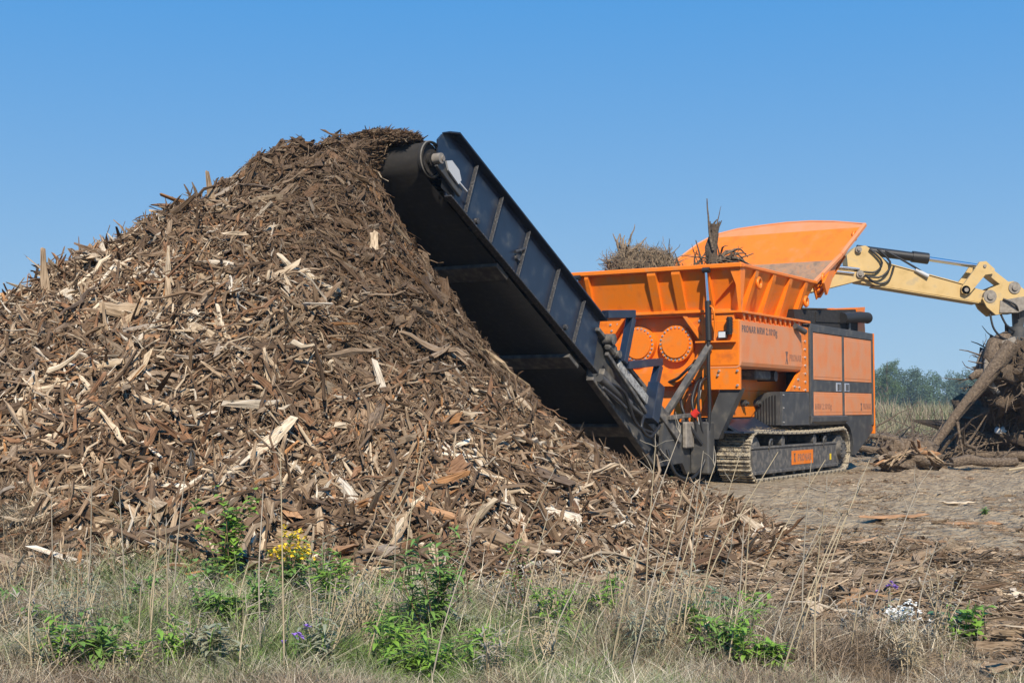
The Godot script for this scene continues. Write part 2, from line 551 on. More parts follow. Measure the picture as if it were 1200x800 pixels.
func make_far():
	# a distant wood behind the weeds, read as one mass, and one taller tree standing before it
	var clump := clump_mesh(5, 70, 0.16)
	var xf: Array = []
	var co := PackedColorArray()
	var x := -150.0
	while x < 190.0:
		var d := 205.0 + rng.randf_range(-12, 12)
		var h := 6.6 + noise.get_noise_1d(x * 0.12) * 1.8 + rng.randf_range(-0.6, 0.6)
		var tone := rng.randf_range(0.75, 1.2)
		var blue := rng.randf_range(0.0, 1.0)
		for k in 34:
			var t := rng.randf()
			var s := rng.randf_range(0.8, 1.5) * (1.15 - 0.5 * t)
			var p := Vector3(x + rng.randfn() * 1.7 * (1.1 - 0.7 * t), 0.4 + t * (h - 1.0), -d + rng.randfn() * 1.6)
			xf.append(Transform3D(Basis.from_euler(Vector3(rng.randf() * TAU, rng.randf() * TAU, 0)).scaled(Vector3(s, s * 0.85, s)), p))
			var b := tone * rng.randf_range(0.85, 1.15)
			co.append(Color(lerpf(0.075, 0.06, blue) * b, lerpf(0.125, 0.1, blue) * b, lerpf(0.05, 0.075, blue) * b))
		x += rng.randf_range(0.8, 1.7)
	mass(self, "distant_wood", clump, M["far_leaf"], xf, co, "hazy green belt of trees along the horizon", "trees")
	# the taller tree
	var tr := thing("poplar_tree", "taller loose green tree rising above the far tree belt beside shredder", "tree", Vector3(42.5, -0.6, -150))
	var st := begin()
	tube(st, bend([Vector3(0, 0, 0), Vector3(0.1, 3, 0), Vector3(-0.05, 6.2, 0.1)], 6), 0.22, 0.05, 8)
	for k in 9:
		var y0 := rng.randf_range(1.6, 5.2)
		var az := rng.randf() * TAU
		tube(st, [Vector3(0, y0, 0), Vector3(cos(az) * 0.7, y0 + 0.8, sin(az) * 0.7), Vector3(cos(az) * 1.0, y0 + 1.8, sin(az) * 1.0)], 0.07, 0.02, 5)
	part(tr, "trunk", st, M["bark"])
	xf = []
	co = PackedColorArray()
	for k in 130:
		var y1 := rng.randf_range(1.2, 7.0)
		var wide := 1.35 * (1.0 - pow(absf(y1 - 3.4) / 4.2, 2.0)) + 0.25
		var az := rng.randf() * TAU
		var rr := wide * sqrt(rng.randf())
		var s := rng.randf_range(0.25, 0.5)
		xf.append(Transform3D(Basis.from_euler(Vector3(rng.randf() * TAU, rng.randf() * TAU, 0)).scaled(Vector3.ONE * s), Vector3(cos(az) * rr + 0.5 * sin(y1 * 2.1), y1, sin(az) * rr)))
		var b := rng.randf_range(0.7, 1.2)
		co.append(Color(0.09 * b, 0.145 * b, 0.06 * b))
	mass(tr, "crown", clump, M["far_leaf"], xf, co)
	# tall weeds and reeds over the rough field
	var reed := [blade_mesh(11, 26, 0.5, 0.011, 0.3), blade_mesh(12, 26, 0.8, 0.013, 0.4)]
	var sets: Array = [[], []]
	var cols: Array = [PackedColorArray(), PackedColorArray()]
	for k in 16000:
		var d := 40.0 + 75.0 * pow(rng.randf(), 1.2)
		var xx := rng.randf_range(-0.42, 0.62) * d
		var dens := noise.get_noise_2d(xx * 0.25, d * 0.25)
		if dens < -0.22:
			continue
		var h := rng.randf_range(0.65, 1.35) * (1.0 + 0.55 * dens) * lerpf(0.6, 1.15, smoothstep(40.0, 56.0, d))
		var v := rng.randi() % 2
		sets[v].append(Transform3D(Basis(Vector3.UP, rng.randf() * TAU).scaled(Vector3(h * 1.3, h, h * 1.3)), Vector3(xx, 0, -d)))
		var b := rng.randf_range(0.75, 1.2)
		var q := rng.randf()
		if q < 0.45:
			cols[v].append(Color(0.3 * b, 0.27 * b, 0.17 * b))
		elif q < 0.8:
			cols[v].append(Color(0.17 * b, 0.19 * b, 0.095 * b))
		else:
			cols[v].append(Color(0.3 * b, 0.23 * b, 0.17 * b))
	mass(self, "tall_weeds", reed[0], M["blade"], sets[0], cols[0], "pale tall weeds and reeds over the field before the trees", "weeds")
	mass(self, "field_grass", reed[1], M["blade"], sets[1], cols[1], "drooping dry grass over the field before the trees", "grass")

# ------------------------------------------------------------------ the pile
const PX0 := -9.0
const PD0 := 5.5
const PN := 170
const PS := 0.09
var ridge: Array = []

func flank(dx: float) -> float:
	# the flank towards the belt falls steeply, then runs out
	var xs := [0.0, 0.16, 0.38, 0.7, 1.24, 1.83, 2.5, 4.2]
	var es := [0.0, 0.5, 1.3, 2.05, 3.1, 4.1, 4.75, 6.3]
	for i in 7:
		if dx < xs[i + 1]:
			return lerpf(es[i], es[i + 1], (dx - xs[i]) / (xs[i + 1] - xs[i]))
	return 6.1 + (dx - 4.2)

func raw_pile(x: float, d: float) -> float:
	var best := -5.0
	for p in ridge:
		var dx: float = x - p.x
		var dd: float = absf(d - p.y) * (1.0 if d < p.y else 1.12)
		var r := 0.0
		if x > -1.5:
			dx = -1.5 - p.x
			var ex := flank(x + 1.5)
			r = sqrt(dx * dx * 1.3 + dd * dd)
			r = pow(pow(ex, 4.0) + pow(r, 4.0), 0.25)
		else:
			if dx > 0.0:
				dx *= 1.15
			r = sqrt(dx * dx + dd * dd + 0.06) - 0.245
		var s := 0.66 if p.w > 0.5 else 0.68
		best = maxf(best, p.z - s * r)
	# the ragged toe
	var n := noise.get_noise_2d(x * 1.3, d * 1.3) * 0.2 + noise_fine.get_noise_2d(x * 1.1, d * 1.1) * 0.13 + noise_fine.get_noise_2d(x * 2.3 + 17.0, d * 2.3) * 0.12
	best += n * clampf(best * 0.8 + 0.3, 0.0, 1.0) * lerpf(1.0, 0.45, smoothstep(-0.9, 0.4, x))
	if best < 0.25:
		best = 0.25 * exp((best - 0.25) / 0.25) - 0.02
	# it stays below the belt of the conveyor
	var l := to_shredder(x, -d)
	if l.y > -2.35 and l.y < -0.5 and l.x > -6.75:
		best = minf(best, maxf(3.12 - 0.6 * (maxf(l.x, -6.6) + 6.3), 0.05) - 0.12)
	return best

func pile_y(x: float, d: float) -> float:
	var fx := clampf((x - PX0) / PS, 0.0, PN - 1.01)
	var fd := clampf((d - PD0) / PS, 0.0, PN - 1.01)
	var i := int(fx)
	var j := int(fd)
	var a := fx - i
	var b := fd - j
	var k := j * PN + i
	return lerpf(lerpf(pile_grid[k], pile_grid[k + 1], a), lerpf(pile_grid[k + PN], pile_grid[k + PN + 1], a), b)

func pile_normal(x: float, d: float) -> Vector3:
	var e := 0.12
	return Vector3(pile_y(x - e, d) - pile_y(x + e, d), 2 * e, -(pile_y(x, d - e) - pile_y(x, d + e))).normalized()

# a splintered piece one unit long, lying along x
func chip_mesh(seed_n: int, wide: float, thick: float, curve: float, segs: int, sides: int, jag: float, taper: float) -> ArrayMesh:
	var r := RandomNumberGenerator.new()
	r.seed = seed_n
	var st := begin()
	st.set_smooth_group(-1)
	var rings: Array = []
	var cy := 0.0
	var cz := 0.0
	var prof: Array = []
	for k in sides:
		prof.append(r.randf_range(0.65, 1.15))
	for s in segs + 1:
		var t := float(s) / segs
		var x := t - 0.5
		cy = curve * (4.0 * x * x) * 0.5 + r.randfn() * curve * 0.15
		cz += r.randfn() * curve * 0.25
		var fat := lerpf(1.0, taper, absf(2.0 * x)) * r.randf_range(0.8, 1.1)
		var ring: Array = []
		for k in sides:
			var a := TAU * (k + 0.5) / sides
			var jx := r.randf_range(-jag, jag) if s == 0 or s == segs else r.randf_range(-0.03, 0.03)
			ring.append(Vector3(x + jx, cy + sin(a) * thick * fat * prof[k] * r.randf_range(0.8, 1.2), cz + cos(a) * wide * fat * prof[k] * r.randf_range(0.85, 1.15)))
		rings.append(ring)
	for s in segs:
		for k in sides:
			var k2 := (k + 1) % sides
			var q := [rings[s][k], rings[s][k2], rings[s + 1][k2], rings[s + 1][k]]
			var uv := [Vector2(float(s) / segs, float(k) / sides), Vector2(float(s) / segs, float(k + 1) / sides), Vector2(float(s + 1) / segs, float(k + 1) / sides), Vector2(float(s + 1) / segs, float(k) / sides)]
			for id in [0, 1, 2, 0, 2, 3]:
				st.set_uv(uv[id])
				st.add_vertex(q[id])
	for e in [0, segs]:
		for k in range(1, sides - 1):
			var q := [rings[e][0], rings[e][k], rings[e][k + 1]] if e == segs else [rings[e][0], rings[e][k + 1], rings[e][k]]
			for p in q:
				st.set_uv(Vector2(p.z * 2.0 + 0.3, p.y * 2.0))
				st.add_vertex(p)
	return mesh_of(st)

func wood_tone(q: float, dark: float) -> Color:
	var c := Color(0.15, 0.112, 0.08)
	if q < 0.32:
		c = Color(0.165, 0.112, 0.075)
	elif q < 0.58:
		c = Color(0.28, 0.196, 0.13)
	elif q < 0.75:
		c = Color(0.42, 0.318, 0.22)
	elif q < 0.84:
		c = Color(0.3, 0.17, 0.1)
	elif q < 0.868:
		c = Color(0.42, 0.22, 0.1)
	elif q < 0.96:
		c = Color(0.62, 0.505, 0.37)
	else:
		c = Color(0.7, 0.63, 0.53)
	return c.lerp(Color(0.11, 0.072, 0.045), dark)

func chip_basis(n: Vector3, tilt: float, flow: float, lay := 99.0) -> Basis:
	var down := (Vector3.DOWN - n * Vector3.DOWN.dot(n))
	down = down.normalized() if down.length() > 0.05 else Vector3(1, 0, 0)
	var ang := rng.randf() * TAU
	var q := rng.randf()
	if q < flow:
		ang = rng.randfn() * 0.6
	elif lay < 50.0 and q < flow + 0.35:
		ang = lay + rng.randfn() * 0.35
	var x := down.rotated(n.normalized(), ang)
	var b := Basis(x, n, x.cross(n))
	b = Basis(b.x.normalized(), rng.randf() * TAU) * b if rng.randf() < 0.6 else b
	b = b.orthonormalized()
	return Basis(b.z.normalized(), rng.randfn() * tilt) * Basis(b.x.normalized(), rng.randfn() * 0.5) * b

func make_pile():
	var corner := [Vector4(-1.5, 13.02, 3.5, 1), Vector4(-1.75, 13.05, 3.58, 1), Vector4(-2.08, 13.05, 3.52, 1), Vector4(-2.3, 12.9, 3.12, 0), Vector4(-2.55, 12.8, 2.88, 0), Vector4(-2.95, 12.5, 2.66, 0), Vector4(-3.3, 12.2, 2.44, 0), Vector4(-3.75, 11.7, 2.1, 0), Vector4(-4.15, 11.4, 1.98, 0), Vector4(-4.4, 11.2, 1.5, 0), Vector4(-5.4, 10.9, 0.5, 0)]
	for i in corner.size() - 1:
		for k in 3:
			var p: Vector4 = corner[i].lerp(corner[i + 1], k / 3.0)
			p.w = corner[i].w
			ridge.append(p)
	pile_grid.resize(PN * PN)
	for j in PN:
		for i in PN:
			pile_grid[j * PN + i] = raw_pile(PX0 + i * PS, PD0 + j * PS)
	var pile := thing("wood_shred_pile", "tall heap of brown shredded root wood under the conveyor head", "wood pile")
	# the packed inside of the heap
	var v := PackedVector3Array()
	var nn := PackedVector3Array()
	var ix := PackedInt32Array()
	for j in PN:
		for i in PN:
			var x := PX0 + i * PS
			var d := PD0 + j * PS
			v.append(Vector3(x, pile_grid[j * PN + i] - 0.03, -d))
			nn.append(pile_normal(x, d))
	for j in PN - 1:
		for i in PN - 1:
			var a := j * PN + i
			if maxf(maxf(pile_grid[a], pile_grid[a + 1]), maxf(pile_grid[a + PN], pile_grid[a + PN + 1])) > -0.01:
				ix.append_array(PackedInt32Array([a, a + PN + 1, a + 1, a, a + PN, a + PN + 1]))
	var arr := []
	arr.resize(Mesh.ARRAY_MAX)
	arr[Mesh.ARRAY_VERTEX] = v
	arr[Mesh.ARRAY_NORMAL] = nn
	arr[Mesh.ARRAY_INDEX] = ix
	var me := ArrayMesh.new()
	me.add_surface_from_arrays(Mesh.PRIMITIVE_TRIANGLES, arr)
	part_mesh(pile, "packed_mulch", me, M["mulch"])
	# shapes of pieces
	var shapes := [
		chip_mesh(101, 0.065, 0.026, 0.04, 3, 5, 0.14, 0.5), chip_mesh(102, 0.095, 0.032, 0.07, 3, 5, 0.2, 0.6), chip_mesh(103, 0.05, 0.034, 0.12, 4, 5, 0.12, 0.4),
		chip_mesh(104, 0.17, 0.1, 0.06, 3, 6, 0.16, 0.8), chip_mesh(105, 0.026, 0.022, 0.16, 5, 4, 0.04, 0.5), chip_mesh(106, 0.035, 0.016, 0.18, 4, 4, 0.12, 0.35),
		chip_mesh(107, 0.19, 0.04, 0.1, 3, 6, 0.22, 0.9), chip_mesh(108, 0.016, 0.016, 0.1, 4, 3, 0.02, 0.6), chip_mesh(109, 0.08, 0.045, 0.14, 4, 6, 0.22, 0.45)]
	chip_kinds = shapes
	var names := ["flat_splinters", "split_shreds", "bent_shreds", "wood_lumps", "thin_twigs", "bark_strips", "bark_flakes", "fibre_strands", "torn_slivers"]
	var xf: Array = []
	var co: Array = []
	for s in shapes:
		xf.append([])
		co.append(PackedColorArray())
	var made := 0
	var tries := 0
	while made < 225000 and tries < 1100000:
		tries += 1
		var x := rng.randf_range(-7.2, 3.2)
		var d := rng.randf_range(6.6, 17.5)
		# nearer and visible faces get more pieces, the far side few
		var h := pile_y(x, d)
		if h < 0.015:
			continue
		if d > 13.9 and rng.randf() < 0.75 and x < 0.2:
			continue
		if x < -0.42 * d and rng.randf() < 0.8:
			continue
		# the fresh part below the belt is finer and darker
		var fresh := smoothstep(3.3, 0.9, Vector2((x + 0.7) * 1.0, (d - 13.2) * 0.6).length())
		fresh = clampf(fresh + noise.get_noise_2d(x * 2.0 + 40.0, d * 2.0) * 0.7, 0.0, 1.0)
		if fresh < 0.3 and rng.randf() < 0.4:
			continue
		var n := pile_normal(x, d)
		var k := 0
		var q := rng.randf()
		var ln := 0.0
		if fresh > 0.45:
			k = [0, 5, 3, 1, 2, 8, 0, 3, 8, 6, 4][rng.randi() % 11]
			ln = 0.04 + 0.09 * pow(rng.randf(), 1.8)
			if rng.randf() < 0.06:
				ln *= 2.2
		else:
			k = [0, 1, 2, 3, 4, 5, 6, 0, 8, 0, 2, 1, 8, 5, 0, 2][rng.randi() % 16]
			ln = 0.07 + 0.25 * pow(rng.randf(), 1.7)
			if rng.randf() < 0.05:
				ln *= 1.7
			if k == 3 or k == 6:
				ln *= 0.55
		if k == 4 or k == 7:
			ln *= 1.5
		var b := chip_basis(n, lerpf(0.42, 0.26, fresh), 0.35, noise_fine.get_noise_2d(x * 0.55 + 7.0, d * 0.55) * 6.0)
		var lift := ln * 0.06 + rng.randf_range(-0.03, 0.05)
		var wk := ln * rng.randf_range(0.75, 1.3)
		var p := Vector3(x, h, -d) + n * lift
		xf[k].append(Transform3D(Basis(b.x * ln, b.y * wk, b.z * wk), p))
		var patch := noise_fine.get_noise_2d(x * 0.9 - 11.0, d * 0.9)
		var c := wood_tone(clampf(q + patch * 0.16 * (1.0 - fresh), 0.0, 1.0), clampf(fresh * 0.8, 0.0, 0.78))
		var br := rng.randf_range(0.72, 1.22)
		co[k].append(Color(c.r * br, c.g * br, c.b * br))
		made += 1
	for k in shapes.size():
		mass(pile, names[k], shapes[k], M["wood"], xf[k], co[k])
	# shreds riding over the head of the belt and dropping onto the heap
	var bf: Array = []
	var bc := PackedColorArray()
	var a58 := deg_to_rad(SHRED_TURN)
	for k in 15000:
		var lx := -5.6 - 1.5 * pow(rng.randf(), 0.55)
		var lz := rng.randf_range(-2.05, -0.98)
		var across := 1.0 - pow((lz + 1.5) / 0.56, 2.0)
		var top := 3.77 + (-6.5 - lx) * 0.5865
		if lx < -6.5:
			top = 3.76 - 0.45 * pow(-6.5 - lx, 1.6)
		var ly := top + 0.02 + rng.randf() * (0.03 + 0.13 * maxf(across, 0.0))
		if lx < -6.72:
			ly = top + 0.1 * maxf(across, 0.0) - rng.randf() * 0.5
			if lz > -1.2 - 0.3 * (3.75 - ly):
				continue
		var w := SHRED_AT + Vector3(cos(a58) * lx + sin(a58) * lz, ly, -sin(a58) * lx + cos(a58) * lz)
		var b := chip_basis(Vector3(-0.2, 0.95, 0.1).normalized(), 0.3, 0.0)
		var ln := 0.05 + 0.1 * pow(rng.randf(), 1.6)
		bf.append(Transform3D(Basis(b.x * ln, b.y * ln, b.z * ln), w))
		var c := wood_tone(rng.randf(), 0.7)
		var br := rng.randf_range(0.72, 1.22)
		bc.append(Color(c.r * br, c.g * br, c.b * br))
	mass(pile, "shreds_on_belt_head", shapes[8], M["wood"], bf, bc)
	# the pieces that show largest, one by one
	var big := [chip_mesh(201, 0.09, 0.04, 0.06, 5, 6, 0.14, 0.6), chip_mesh(202, 0.12, 0.05, 0.08, 5, 6, 0.2, 0.6), chip_mesh(203, 0.07, 0.05, 0.16, 6, 6, 0.1, 0.5), chip_mesh(204, 0.16, 0.1, 0.08, 4, 7, 0.2, 0.8), chip_mesh(205, 0.045, 0.04, 0.2, 7, 6, 0.06, 0.5), chip_mesh(206, 0.08, 0.03, 0.12, 6, 6, 0.24, 0.4), chip_mesh(207, 0.035, 0.03, 0.1, 6, 6, 0.06, 0.6)]
	made = 0
	while made < 300:
		var d := rng.randf_range(7.3, 12.8)
		var x := rng.randf_range(-0.41, 0.12) * d
		if made % 14 == 0:
			d = rng.randf_range(10.6, 11.6)
			x = rng.randf_range(-0.38, -0.28) * d
		var h := pile_y(x, d)
		if h < 0.02:
			continue
		var fresh := smoothstep(3.4, 0.8, Vector2(x + 0.9, (d - 13.2) * 0.62).length())
		if rng.randf() < fresh * 0.85:
			continue
		var n := pile_normal(x, d)
		var k := rng.randi() % big.size()
		var ln := rng.randf_range(0.2, 0.44) * (1.3 if k == 4 or k == 6 else 1.0)
		if rng.randf() < 0.1:
			ln *= 1.4
		var b := chip_basis(n, 0.22, 0.4)
		var o := part_mesh(pile, "wood_chunk", big[k], M["wood4" if made % 14 == 0 else "wood%d" % [0, 1, 2, 2, 3, 3, 4, 5, 6, 7, 7, 1][rng.randi() % 12]])
		var wk := ln * rng.randf_range(0.8, 1.25)
		o.transform = Transform3D(Basis(b.x * ln, b.y * wk, b.z * wk), Vector3(x, h, -d) + n * (0.03 + ln * 0.07))
		made += 1

# ------------------------------------------------------------------ the shredder
# own axes: x along the machine away from the belt, z out of its near side, y up
func holder(parent: Node3D, called: String) -> Node3D:
	var o := Node3D.new()
	o.name = called
	parent.add_child(o, true)
	return o

func lettering(parent: Node3D, called: String, text: String, at: Vector3, width: float, height: float, m: Material, squeeze := true):
	var f := SystemFont.new()
	f.font_names = PackedStringArray(["Droid Sans"])
	f.font_weight = 700
	var t := TextMesh.new()
	t.text = text
	t.font = f
	t.font_size = 64
	t.pixel_size = 0.01
	t.depth = 0.02
	t.horizontal_alignment = HORIZONTAL_ALIGNMENT_LEFT
	t.vertical_alignment = VERTICAL_ALIGNMENT_BOTTOM
	var box := t.get_aabb()
	var o := MeshInstance3D.new()
	o.name = called
	o.mesh = t
	o.material_override = m
	parent.add_child(o, true)
	var sx := width / maxf(box.size.x, 0.01)
	var sy := height / maxf(box.size.y, 0.01)
	o.scale = Vector3(sx, sy, 0.15)
	o.position = at - Vector3(box.position.x * sx, box.position.y * sy, 0)

# the maker's mark: a tall splayed figure beside the name
func emblem(parent: Node3D, at: Vector3, h: float, m: Material):
	var st := begin()
	var w := h * 0.55
	beam(st, at + Vector3(-w * 0.4, 0, 0), at + Vector3(w * 0.3, h, 0), 0.006, h * 0.13, Vector3(0, 0, 1), 0.0)
	beam(st, at + Vector3(w * 0.4, 0, 0), at + Vector3(-w * 0.3, h, 0), 0.0062, h * 0.13, Vector3(0, 0, 1), 0.0)
	beam(st, at + Vector3(-w * 0.45, h * 0.97, 0), at + Vector3(w * 0.45, h * 0.97, 0), 0.0066, h * 0.1, Vector3(0, 0, 1), 0.0)
	part(parent, "emblem", st, m)

func bolts(parent: Node3D, spots: Array, axis: Vector3, r: float, called := "bolt_row"):
	var st := begin()
	for p in spots:
		cyl(st, p - axis * 0.01, p + axis * r * 0.9, r, 6, r * 0.8)
	part(parent, called, st, M["bolt_steel"])

func make_shredder():
	var s := thing("tracked_wood_shredder", "orange tracked wood shredder with open hopper and long dark discharge conveyor", "shredder", SHRED_AT, SHRED_TURN)
	shred_tracks(s)
	shred_body(s)
	shred_hopper(s)
	shred_engine(s)
	shred_conveyor(s)
	shred_fittings(s)

func shred_tracks(s: Node3D):
	var pad := begin()
	obox(pad, Transform3D(), Vector3(0.185, 0.035, 0.5), 0.008)
	obox(pad, Transform3D(Basis(), Vector3(-0.05, 0.03, 0)), Vector3(0.022, 0.03, 0.49), 0.006)
	obox(pad, Transform3D(Basis(), Vector3(0.02, 0.025, 0)), Vector3(0.018, 0.022, 0.49), 0.005)
	obox(pad, Transform3D(Basis(), Vector3(0.075, 0.025, 0)), Vector3(0.018, 0.022, 0.49), 0.005)
	var pm := mesh_of(pad)
	for side in 2:
		var zc := -0.26 if side == 0 else -2.56
		var t := holder(s, "crawler_track")
		var x0 := 0.33
		var x1 := 4.08
		var r0 := 0.335
		var straight := x1 - x0
		var total := 2 * straight + TAU * r0
		var n := 49
		for k in n:
			var u := total * k / n
			var p := Vector3.ZERO
			var a := 0.0
			if u < straight:
				p = Vector3(x0 + u, 0.37 - r0, 0)
				a = PI
			elif u < straight + PI * r0:
				var w := (u - straight) / r0
				a = PI + w
				p = Vector3(x1 + sin(w) * r0, 0.37 - cos(w) * r0, 0)
			elif u < 2 * straight + PI * r0:
				var w2 := u - straight - PI * r0
				var sag := 0.035 * sin(PI * w2 / straight)
				p = Vector3(x1 - w2, 0.37 + r0 - sag, 0)
				a = 0.0
			else:
				var w3 := (u - 2 * straight - PI * r0) / r0
				a = w3
				p = Vector3(x0 - sin(w3) * r0, 0.37 + cos(w3) * r0, 0)
			var o := part_mesh(t, "track_pad", pm, M["mud_steel"])
			o.transform = Transform3D(Basis(Vector3(0, 0, 1), a), p + Vector3(0, 0, zc))
		var out := 1.0 if side == 0 else -1.0
		var f := begin()
		plate(f, [[0.12, 0.14], [3.75, 0.16], [3.75, 0.5], [0.12, 0.46]], zc + 0.23 * out, 0.4 * out)
		bx(f, 0.1, 3.78, 0.11, 0.16, zc + 0.252 * out, zc - 0.2 * out)
		bx(f, 0.1, 3.78, 0.47, 0.5, zc + 0.245 * out, zc - 0.18 * out)
		part(t, "track_frame", f, M["dusty_frame"])
		var w := begin()
		cyl(w, Vector3(x0, 0.37, zc - 0.16), Vector3(x0, 0.37, zc + 0.16), 0.29, 26)
		part(t, "idler_wheel", w, M["dusty_frame"])
		var roller := begin()
		cyl(roller, Vector3(0, 0, zc - 0.2), Vector3(0, 0, zc + 0.2), 0.08, 14)
		var rm := mesh_of(roller)
		for k in 10:
			var ro := part_mesh(t, "track_roller", rm, M["dusty_frame"])
			ro.position = Vector3(0.6 + k * 0.42, 0.145, 0) if k < 8 else Vector3(1.4 + (k - 8) * 1.4, 0.56, 0)
		var sp := begin()
		cyl(sp, Vector3(x1, 0.37, zc - 0.12), Vector3(x1, 0.37, zc + 0.17 * out), 0.24, 26)
		for k in 15:
			var a := TAU * k / 15
			beam(sp, Vector3(x1 + cos(a) * 0.2, 0.37 + sin(a) * 0.2, zc), Vector3(x1 + cos(a) * 0.31, 0.37 + sin(a) * 0.31, zc), 0.08, 0.06)
		cyl(sp, Vector3(x1, 0.37, zc + 0.1 * out), Vector3(x1, 0.37, zc + 0.24 * out), 0.15, 22)
		for k in 10:
			var a := TAU * k / 10
			cyl(sp, Vector3(x1 + cos(a) * 0.12, 0.37 + sin(a) * 0.12, zc + 0.23 * out), Vector3(x1 + cos(a) * 0.12, 0.37 + sin(a) * 0.12, zc + 0.262 * out), 0.016, 6)
		part(t, "sprocket", sp, M["dusty_frame"])
		var h := begin()
		for xx in [0.75, 3.1]:
			tube(h, bend([Vector3(xx, 0.44, zc + 0.236 * out), Vector3(xx - 0.02, 0.56, zc + 0.25 * out), Vector3(xx + 0.07, 0.6, zc + 0.25 * out), Vector3(xx + 0.09, 0.52, zc + 0.24 * out)], 8), 0.018, 0.018, 6)
		part(t, "lifting_hook", h, M["dark_paint"])
		if side == 0:
			var l := begin()
			bx(l, 1.68, 2.62, 0.2, 0.41, zc + 0.236, zc + 0.228, 0.002)
			var sign := part(t, "name_plate", l, M["orange_paint"])
			var plate_text := holder(t, "name_lettering")
			lettering(plate_text, "lettering", "PRONAR", Vector3(1.93, 0.25, zc + 0.238), 0.6, 0.11, M["letter_pale"])
			emblem(plate_text, Vector3(1.79, 0.24, zc + 0.238), 0.13, M["letter_grey"])
			var y := begin()
			bx(y, 3.42, 3.48, 0.22, 0.32, zc + 0.24, zc + 0.23, 0.003)
			part(t, "yellow_sticker", y, M["flower_yellow"])

func shred_body(s: Node3D):
	# chassis between the tracks
	var st := begin()
	bx(st, -0.2, 5.3, 0.6, 0.9, -2.24, -0.58, 0.02)
	bx(st, 0.3, 4.6, 0.35, 0.6, -2.0, -0.8, 0.02)
	part(s, "chassis", st, M["dark_paint"])
	# chamber
	st = begin()
	bx(st, 0.03, 2.44, 1.3, 2.4, -2.44, -0.38, 0.01)
	plate(st, [[0.05, 1.32], [2.0, 1.32], [1.4, 0.92], [0.0, 0.92]], -0.42, 2.0)
	part(s, "shaft_chamber", st, M["orange_paint"])
	# frame proud of the end with the two shaft covers in its recess
	st = begin()
	bx(st, -0.13, 0.025, 2.355, 2.44, -2.46, -0.36, 0.008)
	for side in 2:
		var mz := func(z: float) -> float: return z if side == 0 else -2.82 - z
		var a: Array = []
		for p in [[-0.93, 2.353], [-0.36, 2.353], [-0.36, 1.33], [-0.6, 1.33], [-0.79, 1.44], [-0.9, 1.58], [-0.66, 1.92], [-0.66, 2.0]]:
			a.append([mz.call(p[0]), p[1]])
		end_plate(st, a, -0.13, 0.15)
		a = []
		for p in [[-0.95, 2.35], [-0.89, 2.35], [-0.6, 1.98], [-0.66, 1.96]]:
			a.append([mz.call(p[0]), p[1]])
		end_plate(st, a, -0.16, 0.028)
	end_plate(st, [[-1.9, 1.55], [-0.92, 1.55], [-0.82, 1.42], [-1.05, 1.42], [-1.12, 1.36], [-1.7, 1.36], [-1.77, 1.42], [-2.0, 1.42]], -0.12, 0.14)
	part(s, "end_frame", st, M["orange_paint"])
	for zc in [-1.11, -1.71]:
		var cv := begin()
		cyl(cv, Vector3(0.03, 1.97, zc), Vector3(-0.06, 1.97, zc), 0.262, 48)
		cyl(cv, Vector3(-0.055, 1.97, zc), Vector3(-0.085, 1.97, zc), 0.205, 48)
		var c := part(s, "shaft_cover", cv, M["orange_paint"])
		var sp: Array = []
		for k in 24:
			var a := TAU * k / 24
			sp.append(Vector3(-0.06, 1.97 + sin(a) * 0.234, zc + cos(a) * 0.234))
		bolts(c, sp, Vector3(-1, 0, 0), 0.017, "bolt_ring")
	# side box with its end face
	st = begin()
	bx(st, -0.35, 2.05, 1.62, 2.27, -0.5, -0.012, 0.02)
	bx(st, -0.34, -0.28, 1.3, 1.64, -0.58, -0.02, 0.006)
	bx(st, -0.44, -0.34, 1.95, 1.975, -0.64, -0.06, 0.004)
	bx(st, -0.2, 0.03, 1.98, 2.36, -0.64, -0.48, 0.006)
	bx(st, -0.37, 2.42, 2.355, 2.39, -0.42, 0.03, 0.006)
	bx(st, -0.34, 2.4, 2.25, 2.357, -0.4, -0.1, 0.004)
	part(s, "side_box", st, M["orange_paint"])
	st = begin()
	for k in 12:
		var x := -0.27 + k * 0.2
		plate(st, [[x, 2.353], [x + 0.1, 2.353], [x + 0.1, 2.24], [x + 0.085, 2.24]], 0.0, 0.1)
		plate(st, [[x + 0.1, 2.27], [x + 0.2, 2.27], [x + 0.2, 2.25], [x + 0.1, 2.25]], 0.0, 0.1)
	part(s, "gusset_row", st, M["orange_paint"])
	st = begin()
	var prof := [[-0.012, 2.25], [0.012, 2.25], [0.012, 1.68], [-0.005, 1.63], [-0.06, 1.6], [-0.5, 1.6], [-0.5, 1.62], [-0.07, 1.62], [-0.02, 1.65]]
	prism(st, prof, Vector3(-0.345, 0, 0), Vector3(0, 0, 1), Vector3.UP, Vector3(2.39, 0, 0))
	var cover := part(s, "side_cover", st, M["orange_dust_sheen"])
	lettering(cover, "model_lettering", "PRONAR MRW 2.1010g", Vector3(-0.33, 2.06, 0.013), 1.35, 0.13, M["letter_grey"])
	lettering(cover, "name_lettering", "PRONAR", Vector3(1.52, 1.75, 0.013), 0.5, 0.1, M["letter_pale"])
	emblem(cover, Vector3(1.4, 1.7, 0.013), 0.18, M["letter_grey"])
	# bolted flange
	st = begin()
	plate(st, [[2.05, 2.3], [2.44, 2.3], [2.44, 1.3], [1.56, 1.3], [2.05, 1.6]], -0.02, 0.05)
	var fl := part(s, "bolted_flange", st, M["orange_paint"])
	var sp2: Array = []
	for k in 8:
		sp2.append(Vector3(2.27, 2.2 - k * 0.125, -0.02))
	sp2.append_array([Vector3(1.8, 1.37, -0.02), Vector3(2.0, 1.36, -0.02), Vector3(1.95, 1.48, -0.02)])
	bolts(fl, sp2, Vector3(0, 0, 1), 0.022)
